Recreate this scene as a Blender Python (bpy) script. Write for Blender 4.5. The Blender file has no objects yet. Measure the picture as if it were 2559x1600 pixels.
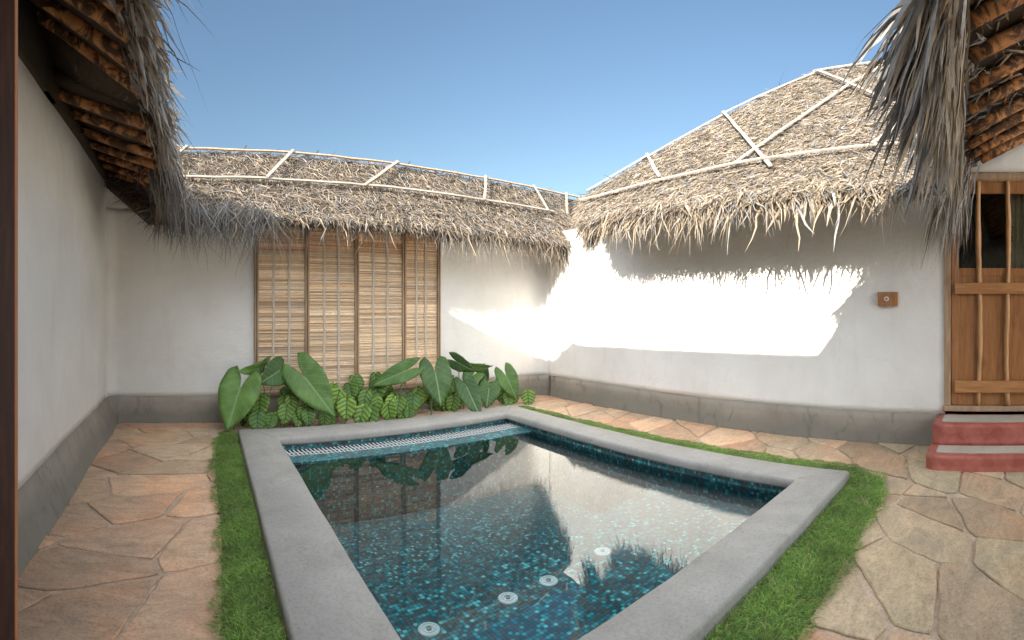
import bpy, math, random
import numpy as np
from mathutils import Vector, Matrix

# ------------------------------------------------------------------ camera, sky, sun, exposure
sc = bpy.context.scene
C = sc.collection
EYE = 1.3
FPX = 1250.2                                   # photo pixels per radian
cam = bpy.data.cameras.new('camera')
cam_ob = bpy.data.objects.new('camera', cam); C.objects.link(cam_ob); sc.camera = cam_ob
cam_ob.location = (0, 0, EYE)
cam_ob.rotation_euler = (math.pi/2, 0, -(1279.5-440.6)/FPX)
cam.lens = 16; cam.clip_start = 0.02; cam.clip_end = 500
cam.type = 'PANO'; cam.panorama_type = 'CENTRAL_CYLINDRICAL'      # the photograph is a stitched cylindrical panorama
cam.central_cylindrical_range_u_min = -1279.5/FPX
cam.central_cylindrical_range_u_max = 1279.5/FPX
cam.central_cylindrical_range_v_min = -830/FPX
cam.central_cylindrical_range_v_max = 770/FPX
cam.central_cylindrical_radius = 1.0

SUN = Vector((1.0, 0.320, -0.412)).normalized()      # the way the light travels
w = bpy.data.worlds.new('World'); sc.world = w; w.use_nodes = True
nt = w.node_tree; nt.nodes.clear()
sky = nt.nodes.new('ShaderNodeTexSky'); sky.sky_type = 'NISHITA'; sky.sun_disc = False
sky.sun_elevation = math.asin(-SUN.z); sky.sun_rotation = math.atan2(-SUN.x, -SUN.y)
sky.air_density = 1.3; sky.dust_density = 0.6; sky.ozone_density = 2.0
bg = nt.nodes.new('ShaderNodeBackground'); bg.inputs[1].default_value = 0.055
wo = nt.nodes.new('ShaderNodeOutputWorld')
# added sky fill to lift the shade: glow overhead and on the sun's side
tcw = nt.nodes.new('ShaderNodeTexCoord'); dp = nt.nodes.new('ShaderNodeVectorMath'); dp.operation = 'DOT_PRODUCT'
fill_dir = Vector((-.48, -.38, .78)).normalized(); dp.inputs[1].default_value = fill_dir
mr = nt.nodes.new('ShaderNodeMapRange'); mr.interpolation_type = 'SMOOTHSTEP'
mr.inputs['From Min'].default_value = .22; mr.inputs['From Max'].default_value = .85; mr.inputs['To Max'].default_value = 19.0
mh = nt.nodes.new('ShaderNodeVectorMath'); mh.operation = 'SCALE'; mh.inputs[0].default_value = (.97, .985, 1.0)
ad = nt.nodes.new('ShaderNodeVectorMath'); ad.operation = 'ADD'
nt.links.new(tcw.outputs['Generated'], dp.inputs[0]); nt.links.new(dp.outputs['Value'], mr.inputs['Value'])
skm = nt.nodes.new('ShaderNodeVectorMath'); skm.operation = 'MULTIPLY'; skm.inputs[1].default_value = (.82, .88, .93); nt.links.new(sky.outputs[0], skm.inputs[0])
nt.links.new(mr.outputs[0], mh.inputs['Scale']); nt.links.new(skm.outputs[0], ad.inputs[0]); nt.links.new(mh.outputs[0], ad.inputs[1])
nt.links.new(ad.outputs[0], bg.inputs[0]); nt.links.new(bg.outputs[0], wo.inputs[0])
sl = bpy.data.lights.new('sun', 'SUN'); sl.energy = 5.0; sl.angle = math.radians(0.5); sl.color = (1.0, 0.93, 0.82)
so = bpy.data.objects.new('sun', sl); C.objects.link(so); so.rotation_euler = SUN.to_track_quat('-Z', 'Y').to_euler()
so.location = (-6, -2, 8)
sc.view_settings.view_transform = 'Standard'; sc.view_settings.look = 'None'
sc.view_settings.exposure = 1.85; sc.view_settings.gamma = 1
sc.render.engine = 'CYCLES'
sc.cycles.max_bounces = 10; sc.cycles.diffuse_bounces = 5; sc.cycles.transparent_max_bounces = 16
sc.cycles.use_denoising = True
sc.cycles.denoising_prefilter = 'ACCURATE'

random.seed(5); rng = np.random.default_rng(7)
PI = math.pi

# ------------------------------------------------------------------ frames of the place
DB = 5.647                                      # back wall at y = DB
NR = Vector((0.99818, -0.06026, 0)); TR = Vector((0.06026, 0.99818, 0)); DR = 4.684
def HW(t, off, z): return NR*(DR-off) + TR*t + Vector((0, 0, z))       # house wall frame
NL = Vector((-0.99962, 0.0276, 0)); TL = Vector((0.0276, 0.99962, 0)); DL = 0.9335
def LW(t, off, z): return NL*(DL-off) + TL*t + Vector((0, 0, z))       # left wall frame
def BW(x, off, z): return Vector((x, DB-off, z))

# ------------------------------------------------------------------ helpers
def empty(name, loc=(0, 0, 0)):
    o = bpy.data.objects.new(name, None); o.location = loc; C.objects.link(o); o.empty_display_size = .1
    return o
def tag(o, label=None, cat=None, group=None, kind=None):
    if label: o['label'] = label
    if cat: o['category'] = cat
    if group: o['group'] = group
    if kind: o['kind'] = kind
    return o
def setparent(o, p):
    if p is not None:
        bpy.context.view_layer.update()
        o.parent = p; o.matrix_parent_inverse = Matrix.Identity(4)
        loc = Vector((0, 0, 0)); q = p
        while q is not None: loc += q.location; q = q.parent
        o.location = Vector(o.location) - loc
def link(name, me, mat, parent=None):
    o = bpy.data.objects.new(name, me); C.objects.link(o)
    for m in (mat if isinstance(mat, (list, tuple)) else [mat]): me.materials.append(m)
    setparent(o, parent); return o

class MB:
    """collects faces, builds one mesh"""
    def __init__(s): s.v = []; s.f = []; s.uv = {}; s.c = None; s.mi = {}
    def pt(s, p): s.v.append(tuple(p)); return len(s.v)-1
    def face(s, pts, uv=None, mi=0):
        idx = [s.pt(p) for p in pts]; s.f.append(idx)
        if uv: s.uv[len(s.f)-1] = uv
        if mi: s.mi[len(s.f)-1] = mi
    def box(s, P, a, b, c, bev=0):
        """box from corner P along vectors a,b,c"""
        P, a, b, c = map(Vector, (P, a, b, c))
        if a.cross(b).dot(c) < 0: P = P + a; a = -a
        q = [P, P+a, P+a+b, P+b, P+c, P+a+c, P+a+b+c, P+b+c]
        i0 = len(s.v); s.v += [tuple(x) for x in q]
        for f in ((3,2,1,0),(4,5,6,7),(0,1,5,4),(1,2,6,5),(2,3,7,6),(3,0,4,7)): s.f.append([i0+k for k in f])
    def tube(s, pts, rad, n=10, cap=True, wob=0.0):
        pts = [Vector(p) for p in pts]; rings = []
        ref = Vector((0, 0, 1)) if abs((pts[-1]-pts[0]).normalized().z) < .9 else Vector((1, 0, 0))
        for i, p in enumerate(pts):
            d = (pts[min(i+1, len(pts)-1)] - pts[max(i-1, 0)]).normalized()
            u = d.cross(ref).normalized(); v = u.cross(d)
            r = rad[i] if isinstance(rad, (list, tuple)) else rad
            ring = []
            for k in range(n):
                a = 2*PI*k/n; rr = r*(1+wob*random.uniform(-1, 1))
                ring.append(s.pt(p + u*math.cos(a)*rr + v*math.sin(a)*rr))
            rings.append(ring)
        for a, b in zip(rings, rings[1:]):
            for k in range(n): s.f.append([a[k], a[(k+1) % n], b[(k+1) % n], b[k]])
        if cap: s.f.append(rings[0][::-1]); s.f.append(rings[-1])
    def build(s, name, mat, parent=None, smooth=False, bevel=0, col=None, uvname='UVMap'):
        me = bpy.data.meshes.new(name); me.from_pydata(s.v, [], s.f); me.update()
        if s.uv:
            l = me.uv_layers.new(name=uvname)
            for p in me.polygons:
                if p.index in s.uv:
                    for li, uv in zip(p.loop_indices, s.uv[p.index]): l.data[li].uv = uv
        if s.mi:
            for k, m in s.mi.items(): me.polygons[k].material_index = m
        if col is not None:
            a = me.color_attributes.new('Col', 'FLOAT_COLOR', 'POINT'); a.data.foreach_set('color', np.asarray(col, np.float32).ravel())
        if smooth: me.polygons.foreach_set('use_smooth', [True]*len(me.polygons))
        o = link(name, me, mat, parent)
        if bevel:
            b = o.modifiers.new('bevel', 'BEVEL'); b.width = bevel; b.segments = 2; b.limit_method = 'ANGLE'
        return o

def npmesh(name, V, F, mat, parent=None, col=None, smooth=False):
    me = bpy.data.meshes.new(name); n = F.shape[1]
    me.vertices.add(len(V)); me.vertices.foreach_set('co', V.astype(np.float32).ravel())
    me.loops.add(F.size); me.loops.foreach_set('vertex_index', F.astype(np.int32).ravel())
    me.polygons.add(len(F)); me.polygons.foreach_set('loop_start', np.arange(0, F.size, n, dtype=np.int32))
    me.polygons.foreach_set('loop_total', np.full(len(F), n, dtype=np.int32))
    me.update(calc_edges=True)
    if smooth: me.polygons.foreach_set('use_smooth', np.ones(len(F), bool))
    if col is not None:
        a = me.color_attributes.new('Col', 'FLOAT_COLOR', 'POINT'); a.data.foreach_set('color', col.astype(np.float32).ravel())
    return link(name, me, mat, parent)

def nrm(a): return a/np.maximum(np.linalg.norm(a, axis=-1, keepdims=True), 1e-9)
def ribbons(base, d, wv, L, W, droop, col, nseg=4, sharp=2.0, w0=.55, twist=None):
    """N flat tapering leaf strips -> (V, F, colours)"""
    N = len(base); s = np.linspace(0, 1, nseg+1)
    P = base[:, None]+d[:, None]*(L[:, None]*s)[..., None]+droop[:, None]*(L[:, None]*s**2)[..., None]
    jt = np.cumsum(rng.normal(0, .032 if nseg < 6 else .015, (N, nseg+1, 3)), 1); jt -= jt[:, :1]; P = P+jt*L[:, None, None]
    prof = (w0+(1-w0)*np.minimum(s*4, 1))*(1-s**sharp*.93)
    if twist is not None:
        nn = nrm(np.cross(d, wv)); ang = twist[:, None]*s
        wvv = wv[:, None]*np.cos(ang)[..., None]+nn[:, None]*np.sin(ang)[..., None]
    else: wvv = np.repeat(wv[:, None], nseg+1, 1)
    h = wvv*(W[:, None]*prof*.5)[..., None]
    V = np.stack([P-h, P+h], 2).reshape(-1, 3)
    b = (np.arange(N)*2*(nseg+1))[:, None]+(np.arange(nseg)*2)[None]
    F = np.stack([b, b+1, b+3, b+2], -1).reshape(-1, 4)
    K = np.repeat(col, 2*(nseg+1), 0)
    return V, F, K
def merge(parts):
    Vs, Fs, Ks = [], [], []; o = 0
    for V, F, K in parts: Vs.append(V); Fs.append(F+o); Ks.append(K); o += len(V)
    return np.concatenate(Vs), np.concatenate(Fs), np.concatenate(Ks)
def palmcol(N, lo=0.0, hi=1.0, grey=.3):
    lo = max(lo, .12)
    """dry palm: from dark brown to straw, some silvery"""
    t = rng.uniform(lo, hi, N)[:, None]**1.1
    dark = np.array([.045, .030, .020]); lite = np.array([.30, .240, .172])
    c = dark*(1-t)+lite*t
    g = (rng.random(N) < grey)[:, None]; lum = c.mean(1, keepdims=True)
    c = np.where(g, lum*np.array([1.03, 1.0, .96]), c)
    return np.concatenate([c, np.ones((N, 1))], 1)

# ------------------------------------------------------------------ materials
def mat(name):
    m = bpy.data.materials.new(name); m.use_nodes = True; n = m.node_tree
    b = n.nodes['Principled BSDF']; return m, n, b
def N(n, t, **k):
    x = n.nodes.new(t)
    for a, v in k.items(): setattr(x, a, v)
    return x
def mixc(n, fac, a, b, mode='MIX'):
    x = n.nodes.new('ShaderNodeMix'); x.data_type = 'RGBA'; x.blend_type = mode
    if isinstance(fac, (int, float)): x.inputs[0].default_value = fac
    else: n.links.new(fac, x.inputs[0])
    for i, v in ((6, a), (7, b)):
        if isinstance(v, tuple): x.inputs[i].default_value = (*v, 1) if len(v) == 3 else v
        else: n.links.new(v, x.inputs[i])
    return x.outputs[2]
def noise(n, scale, detail=4, rough=.5, vec=None, dist=0):
    x = n.nodes.new('ShaderNodeTexNoise'); x.inputs['Scale'].default_value = scale; x.inputs['Detail'].default_value = detail
    x.inputs['Roughness'].default_value = rough; x.inputs['Distortion'].default_value = dist
    if vec is not None: n.links.new(vec, x.inputs['Vector'])
    return x.outputs[0]
def ramp(n, fac, *stops):
    x = n.nodes.new('ShaderNodeValToRGB'); n.links.new(fac, x.inputs[0]); e = x.color_ramp.elements
    while len(e) < len(stops): e.new(.5)
    for k, (p, c) in enumerate(stops): e[k].position = p; e[k].color = (*c, 1) if isinstance(c, tuple) else (c, c, c, 1)
    return x.outputs[0]
def coords(n, kind='Object', scale=(1, 1, 1), rot=(0, 0, 0)):
    t = n.nodes.new('ShaderNodeTexCoord'); m = n.nodes.new('ShaderNodeMapping')
    m.inputs['Scale'].default_value = scale; m.inputs['Rotation'].default_value = rot
    n.links.new(t.outputs[kind], m.inputs[0]); return m.outputs[0]
def bump(n, b, h, strength=.3, dist=.01, prev=None):
    x = n.nodes.new('ShaderNodeBump'); x.inputs['Strength'].default_value = strength; x.inputs['Distance'].default_value = dist
    n.links.new(h, x.inputs['Height'])
    if prev is not None: n.links.new(prev, x.inputs['Normal'])
    n.links.new(x.outputs[0], b.inputs['Normal']); return x.outputs[0]
def mathn(n, op, a, b=None, c=None):
    x = n.nodes.new('ShaderNodeMath'); x.operation = op
    for i, v in enumerate((a, b, c)):
        if v is None: continue
        if isinstance(v, (int, float)): x.inputs[i].default_value = v
        else: n.links.new(v, x.inputs[i])
    return x.outputs[0]
def setc(n, b, c, rough=.8):
    if isinstance(c, tuple): b.inputs['Base Color'].default_value = (*c, 1)
    else: n.links.new(c, b.inputs['Base Color'])
    b.inputs['Roughness'].default_value = rough

def m_plaster():
    m, n, b = mat('lime_plaster'); v = coords(n)
    c = ramp(n, noise(n, 1.3, 6, .6, v), (.3, (.66, .64, .605)), (.7, (.75, .735, .705)))
    st = ramp(n, noise(n, 5, 6, .65, coords(n, scale=(1, 1, .35)), .6), (.52, (1, 1, 1)), (.78, (.80, .76, .70)))
    c = mixc(n, .38, c, st, 'MULTIPLY'); setc(n, b, c, .92)
    k = bump(n, b, noise(n, 3.2, 4, .5, v, .6), .5, .035); k = bump(n, b, noise(n, 11, 4, .6, coords(n, scale=(1, 1, 2.2)), 1.2), .35, .01, k); bump(n, b, noise(n, 45, 5, .6, v), .2, .004, k); return m
def m_cement(name, a, c2, stain=(.10, .10, .095), rough=.8, amt=.6):
    m, n, b = mat(name); v = coords(n)
    c = ramp(n, noise(n, 2.6, 7, .62, v, .5), (.3, a), (.7, c2))
    s = ramp(n, noise(n, 3.5, 8, .68, coords(n, scale=(1, 1, .6)), .8), (.52, 0.0), (.68, 1.0))
    z = N(n, 'ShaderNodeSeparateXYZ'); n.links.new(coords(n), z.inputs[0])
    c = mixc(n, mathn(n, 'MULTIPLY', s, amt), c, stain); setc(n, b, c, rough)
    sp = ramp(n, noise(n, 70, 5, .7, v), (.34, .72), (.5, 1.0), (.68, 1.12)); c = mixc(n, .7, c, sp, 'MULTIPLY')
    vo = N(n, 'ShaderNodeTexVoronoi', feature='DISTANCE_TO_EDGE'); vo.inputs['Scale'].default_value = 1.1; dv = N(n, 'ShaderNodeVectorMath', operation='ADD')
    nz = N(n, 'ShaderNodeTexNoise'); nz.inputs['Scale'].default_value = 4; nz.inputs['Detail'].default_value = 6; n.links.new(v, nz.inputs['Vector']); n.links.new(v, dv.inputs[0])
    sc2 = N(n, 'ShaderNodeVectorMath', operation='SCALE'); sc2.inputs[3].default_value = .35; n.links.new(nz.outputs[1], sc2.inputs[0]); n.links.new(sc2.outputs[0], dv.inputs[1]); n.links.new(dv.outputs[0], vo.inputs['Vector'])
    cr = ramp(n, vo.outputs[0], (0.0, .80), (.0025, 1.0)); c = mixc(n, 1.0, c, cr, 'MULTIPLY'); n.links.new(c, b.inputs['Base Color'])
    k = bump(n, b, noise(n, 9, 5, .6, v), .18, .01); bump(n, b, noise(n, 120, 4, .6, v), .15, .002, k); return m
def m_plinth():
    """grey cement skirting with a darker damp band of irregular outline"""
    m, n, b = mat('cement_plinth'); v = coords(n)
    c = ramp(n, noise(n, 2.2, 7, .62, v, .5), (.3, (.235, .205, .165)), (.7, (.31, .28, .235)))
    z = N(n, 'ShaderNodeSeparateXYZ'); n.links.new(v, z.inputs[0])
    h = mathn(n, 'ADD', z.outputs[2], mathn(n, 'MULTIPLY', mathn(n, 'SUBTRACT', noise(n, 1.7, 4, .6, v), .5), .35))
    d = ramp(n, h, (.12, 1.0), (.24, 0.0))
    c = mixc(n, mathn(n, 'MULTIPLY', d, .7), c, (.165, .158, .135))
    s = ramp(n, noise(n, 7, 8, .7, coords(n, scale=(1, 1, .45)), .8), (.54, 0.0), (.66, 1.0))
    c = mixc(n, mathn(n, 'MULTIPLY', s, .55), c, (.085, .09, .08)); setc(n, b, c, .85)
    k = bump(n, b, noise(n, 9, 5, .6, v), .25, .012); bump(n, b, noise(n, 90, 4, .6, v), .15, .003, k); return m
def m_col(name, rough=.85, sss=0, trans=0, nscale=60, amt=.35):
    m, n, b = mat(name); a = N(n, 'ShaderNodeAttribute', attribute_name='Col')
    c = mixc(n, amt, a.outputs[0], ramp(n, noise(n, nscale, 4, .6, coords(n)), (.3, .35), (.7, 1.5)), 'MULTIPLY')
    setc(n, b, c, rough)
    if trans:
        t = N(n, 'ShaderNodeBsdfTranslucent'); n.links.new(c, t.inputs[0]); mx = N(n, 'ShaderNodeMixShader'); mx.inputs[0].default_value = trans
        n.links.new(b.outputs[0], mx.inputs[1]); n.links.new(t.outputs[0], mx.inputs[2]); n.links.new(mx.outputs[0], n.nodes['Material Output'].inputs[0])
    return m
def m_wood(name, a, c2, axis=2, scale=1.0, rough=.55, knots=True):
    m, n, b = mat(name); s = [14*scale]*3; s[axis] = 1.1*scale; v = coords(n, scale=tuple(s))
    c = ramp(n, noise(n, 1.6, 6, .6, v, 1.2), (.28, a), (.72, c2))
    g = ramp(n, noise(n, 5, 5, .7, v), (.4, (.72, .70, .68)), (.6, (1, 1, 1)))
    c = mixc(n, .7, c, g, 'MULTIPLY')
    if knots:
        k = ramp(n, noise(n, 3.0, 2, .4, coords(n, scale=(1.2, 1.2, .8)), .3), (.68, 0.0), (.76, 1.0)); c = mixc(n, mathn(n, 'MULTIPLY', k, .6), c, tuple(x*.35 for x in a))
    setc(n, b, c, rough); bump(n, b, noise(n, 4, 5, .6, v), .2, .004); return m
def m_pole(name):
    """bark-stripped pole: orange wood with dark bark left in patches (object space stretched along the pole)"""
    m, n, b = mat(name); v = coords(n, 'Generated', (1, 1, 1)); o = coords(n)
    c = ramp(n, noise(n, 9, 6, .65, o, .8), (.3, (.32, .13, .045)), (.7, (.66, .32, .12)))
    k = ramp(n, noise(n, 7, 7, .7, o, 1.5), (.44, 0.0), (.54, 1.0))
    c = mixc(n, mathn(n, 'MULTIPLY', k, .9), c, (.030, .014, .009)); setc(n, b, c, .7)
    bump(n, b, noise(n, 25, 5, .6, o), .5, .01); return m
def m_paint(name, c1, c2, rough=.6, sc_=6):
    m, n, b = mat(name); v = coords(n); setc(n, b, ramp(n, noise(n, sc_, 7, .65, v, .4), (.3, c1), (.7, c2)), rough)
    bump(n, b, noise(n, 30, 4, .6, v), .2, .004); return m
def m_mosaic():
    m, n, b = mat('pool_mosaic'); uv = N(n, 'ShaderNodeUVMap', uv_map='UVMap')
    sp = N(n, 'ShaderNodeVectorMath', operation='SCALE'); sp.inputs[3].default_value = 1/.0225; n.links.new(uv.outputs[0], sp.inputs[0])
    fl = N(n, 'ShaderNodeVectorMath', operation='FLOOR'); n.links.new(sp.outputs[0], fl.inputs[0])
    fr = N(n, 'ShaderNodeVectorMath', operation='FRACTION'); n.links.new(sp.outputs[0], fr.inputs[0])
    wn = N(n, 'ShaderNodeTexWhiteNoise', noise_dimensions='2D'); n.links.new(fl.outputs[0], wn.inputs['Vector'])
    c = ramp(n, wn.outputs[0], (0, (0.040, 0.081, 0.096)), (.30, (0.078, 0.096, 0.096)), (.48, (0.046, 0.147, 0.178)), (.66, (0.028, 0.202, 0.232)), (.80, (0.050, 0.310, 0.333)), (.91, (0.139, 0.480, 0.480)), (.965, (0.093, 0.124, 0.116)))
    n.nodes[-1].color_ramp.interpolation = 'CONSTANT'
    vc = mixc(n, .5, c, ramp(n, noise(n, 9, 3, .6, uv.outputs[0]), (.3, .7), (.7, 1.35)), 'MULTIPLY')
    s = N(n, 'ShaderNodeSeparateXYZ'); n.links.new(fr.outputs[0], s.inputs[0])
    def edge(o): return mathn(n, 'ABSOLUTE', mathn(n, 'SUBTRACT', o, .5))
    e = mathn(n, 'MAXIMUM', edge(s.outputs[0]), edge(s.outputs[1]))
    g = mathn(n, 'GREATER_THAN', e, .455)
    c2 = mixc(n, g, vc, (.022, .030, .030)); setc(n, b, c2, .3)
    r = mathn(n, 'ADD', mathn(n, 'MULTIPLY', g, .5), .3); n.links.new(r, b.inputs['Roughness'])
    bump(n, b, mathn(n, 'SUBTRACT', 1, g), .4, .002); return m
def m_water():
    m, n, b = mat('pool_water'); n.nodes.remove(b); out = n.nodes['Material Output']
    bp_ = N(n, 'ShaderNodeBump'); bp_.inputs['Strength'].default_value = .12; bp_.inputs['Distance'].default_value = .01
    n.links.new(noise(n, 2.6, 2, .45, coords(n, scale=(1, 1, 1)), .3), bp_.inputs['Height'])
    f = N(n, 'ShaderNodeFresnel'); f.inputs[0].default_value = 1.72; n.links.new(bp_.outputs[0], f.inputs[1])
    t = N(n, 'ShaderNodeBsdfTransparent'); t.inputs[0].default_value = (.84, .97, .99, 1)
    g = N(n, 'ShaderNodeBsdfGlossy'); g.inputs['Roughness'].default_value = .0; n.links.new(bp_.outputs[0], g.inputs['Normal'])
    mx = N(n, 'ShaderNodeMixShader'); n.links.new(f.outputs[0], mx.inputs[0]); n.links.new(t.outputs[0], mx.inputs[1]); n.links.new(g.outputs[0], mx.inputs[2])
    n.links.new(mx.outputs[0], out.inputs[0]); return m
def m_glass():
    m, n, b = mat('window_glass'); n.nodes.remove(b); out = n.nodes['Material Output']
    f = N(n, 'ShaderNodeFresnel'); f.inputs[0].default_value = 1.5
    t = N(n, 'ShaderNodeBsdfTransparent'); t.inputs[0].default_value = (.8, .83, .8, 1); g = N(n, 'ShaderNodeBsdfGlossy'); g.inputs['Roughness'].default_value = .02
    mx = N(n, 'ShaderNodeMixShader'); n.links.new(f.outputs[0], mx.inputs[0]); n.links.new(t.outputs[0], mx.inputs[1]); n.links.new(g.outputs[0], mx.inputs[2])
    n.links.new(mx.outputs[0], out.inputs[0]); return m
def m_stone():
    m, n, b = mat('flagstone'); a = N(n, 'ShaderNodeAttribute', attribute_name='Col'); v = coords(n, scale=(1, 2.2, 1), rot=(0, 0, .5))
    l = ramp(n, noise(n, 3.2, 8, .66, v, 1.4), (.30, .74), (.50, 1.0), (.72, 1.22))
    c = mixc(n, 1.0, a.outputs[0], l, 'MULTIPLY')
    hue = ramp(n, noise(n, 1.6, 5, .6, coords(n), 1.0), (.35, (1.10, .98, .90)), (.5, (1, 1, 1)), (.68, (.86, .95, 1.0)))
    c = mixc(n, .9, c, hue, 'MULTIPLY')
    sp = ramp(n, noise(n, 70, 6, .75, coords(n)), (.38, .55), (.5, 1.0), (.64, 1.15)); c = mixc(n, .55, c, sp, 'MULTIPLY')
    ln = ramp(n, noise(n, 5, 9, .72, v, 2.2), (.44, 1.0), (.475, .62), (.50, 1.0)); c = mixc(n, .55, c, ln, 'MULTIPLY'); setc(n, b, c, .78)
    terr = ramp(n, noise(n, 2.4, 7, .62, v, 1.8), (.40, .0), (.43, .35), (.55, .4), (.58, .8), (.8, 1.0))
    k = bump(n, b, terr, .5, .006); bump(n, b, noise(n, 30, 6, .65, coords(n)), .3, .004, k); return m
def m_mortar():
    m, n, b = mat('sandy_mortar'); v = coords(n)
    c = ramp(n, noise(n, 4, 7, .65, v), (.3, (.38, .28, .195)), (.7, (.54, .42, .31)))
    c = mixc(n, .6, c, ramp(n, noise(n, 60, 5, .7, v), (.35, .55), (.6, 1.1)), 'MULTIPLY'); setc(n, b, c, .95)
    bump(n, b, noise(n, 40, 6, .7, v), .6, .01); return m
def m_leaf(name, base, vein, nv, width, tint, dark=False):
    """uv.x runs along the midrib, uv.y across it"""
    m, n, b = mat(name); uv = N(n, 'ShaderNodeUVMap', uv_map='UVMap'); s = N(n, 'ShaderNodeSeparateXYZ'); n.links.new(uv.outputs[0], s.inputs[0])
    ay = mathn(n, 'ABSOLUTE', s.outputs[1]); q = mathn(n, 'SUBTRACT', s.outputs[0], mathn(n, 'MULTIPLY', ay, .55))
    f = mathn(n, 'ABSOLUTE', mathn(n, 'SUBTRACT', mathn(n, 'FRACT', mathn(n, 'MULTIPLY', q, nv)), .5))
    lat = ramp(n, mathn(n, 'MULTIPLY', f, 2.0), (0.0, 1.0), (width, 0.0))
    mid = ramp(n, ay, (.0, 1.0), (.035 if not dark else .06, 0.0))
    vv = mathn(n, 'MAXIMUM', mathn(n, 'MULTIPLY', lat, .75 if not dark else 1.0), mid)
    oi = N(n, 'ShaderNodeObjectInfo')
    c0 = mixc(n, oi.outputs['Random'], tuple(x*.7 for x in base), tuple(x*1.1 for x in tint)); c0 = mixc(n, .6, c0, ramp(n, noise(n, 7, 4, .6, coords(n)), (.3, .55), (.7, 1.35)), 'MULTIPLY')
    c = mixc(n, vv, c0, vein)
    sp_ = ramp(n, noise(n, 26, 3, .5, coords(n)), (.70, 0.0), (.74, 1.0)); c = mixc(n, mathn(n, 'MULTIPLY', sp_, .6), c, (.22, .16, .05)); setc(n, b, c, .52); b.inputs['Specular IOR Level'].default_value = .35
    bump(n, b, mathn(n, 'SUBTRACT', 1, lat), .35, .004)
    t = N(n, 'ShaderNodeBsdfTranslucent'); n.links.new(c, t.inputs[0]); mx = N(n, 'ShaderNodeMixShader'); mx.inputs[0].default_value = .22
    n.links.new(b.outputs[0], mx.inputs[1]); n.links.new(t.outputs[0], mx.inputs[2]); n.links.new(mx.outputs[0], n.nodes['Material Output'].inputs[0]); return m
def m_plain(name, c, rough=.6, metal=0):
    m, n, b = mat(name); v = coords(n)
    setc(n, b, mixc(n, .3, c, ramp(n, noise(n, 20, 4, .6, v), (.3, .7), (.7, 1.2)), 'MULTIPLY'), rough); b.inputs['Metallic'].default_value = metal; return m

M_PL = m_plaster(); M_PLINTH = m_plinth()
M_COPE = m_cement('coping_cement', (.235, .226, .207), (.305, .295, .27), (.155, .150, .137), .7, .35)
M_THATCH = m_col('dry_palm_leaf', .85, trans=.12); M_FROND = m_col('weathered_palm_frond', .8, trans=.15, nscale=30)
M_UNDER = m_paint('thatch_underside', (.035, .024, .016), (.085, .058, .036), .95, 14)
M_LATH = m_wood('weathered_lath', (.19, .165, .135), (.33, .29, .24), 0, .7, .8, False)
M_POLE = m_pole('bark_pole'); M_STONE = m_stone(); M_MORTAR = m_mortar(); M_MOS = m_mosaic(); M_WATER = m_water()
M_DOOR = m_wood('varnished_door_wood', (.26, .105, .035), (.43, .20, .075), 2, 1, .38)
M_DOORL = m_wood('light_door_wood', (.38, .19, .075), (.56, .32, .14), 2, 1.3, .5)
M_BATTEN = m_wood('door_batten_wood', (.34, .145, .05), (.50, .25, .095), 1, 1, .42)
M_FRAME = m_wood('rough_frame_wood', (.30, .19, .11), (.47, .33, .21), 2, 1, .75)
M_RED = m_paint('red_oxide_cement', (.24, .050, .034), (.42, .130, .095), .5, 9)
M_INLAY = m_cement('step_inlay', (.36, .33, .27), (.46, .43, .36), (.30, .28, .22), .6, .3)
M_SOIL = m_mortar(); M_SOIL.name = 'red_soil'
M_GRASS = m_col('lawn_grass', .6, trans=.25, nscale=3, amt=.5)
M_REED = m_col('split_reed', .6, nscale=90, amt=.25); M_RIBBON = m_plain('cotton_tape', (.50, .44, .36), .9)
M_SCREENF = m_wood('screen_frame_wood', (.27, .175, .10), (.42, .29, .18), 2, 1, .6)
M_WHITE = m_plain('white_plastic', (.62, .63, .62), .35); M_DARK = m_plain('dark_recess', (.012, .012, .012), .8)
M_CHROME = m_plain('satin_steel', (.6, .6, .6), .25, 1.0)
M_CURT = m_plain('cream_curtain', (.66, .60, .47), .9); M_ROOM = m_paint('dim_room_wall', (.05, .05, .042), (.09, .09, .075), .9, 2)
M_GLASS = m_glass(); M_BIG = m_leaf('elephant_ear_leaf', (.075, .160, .050), (.22, .33, .14), 7.0, .09, (.120, .225, .048))
M_SMALL = m_leaf('dark_veined_leaf', (.100, .215, .030), (.012, .042, .014), 5.0, .48, (.20, .32, .045), True)
M_STEM = m_plain('leaf_stalk', (.14, .24, .07), .5); M_LEAFD = m_wood('dark_stained_wood', (.030, .012, .009), (.070, .030, .022), 2, 2.2, .5, False)
M_EDGE = m_plain('raw_orange_edge', (.42, .17, .07), .6); M_MARK = m_plain('dark_paint', (.02, .02, .02), .7)

# ------------------------------------------------------------------ ground, paving, pool
POOL_IN = [(.951, 4.571), (3.541, 4.561), (3.338, 1.165), (.785, 1.315)]      # back-left, back-right, near-right, near-left
POOL_OUT = [(.615, 4.955), (3.901, 4.918), (3.624, .827), (.375, 1.03)]
def lerp2(a, b, t): return (a[0]+(b[0]-a[0])*t, a[1]+(b[1]-a[1])*t)
MID = [lerp2(a, b, .5) for a, b in zip(POOL_IN, POOL_OUT)]
g = MB(); BIGQ = [(-40, 45), (45, 45), (45, -40), (-40, -40)]
for i in range(4):
    j = (i+1) % 4; g.face([(*BIGQ[i], -.006), (*MID[i], -.006), (*MID[j], -.006), (*BIGQ[j], -.006)])
o = g.build('ground', M_MORTAR); tag(o, kind='structure')

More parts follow.
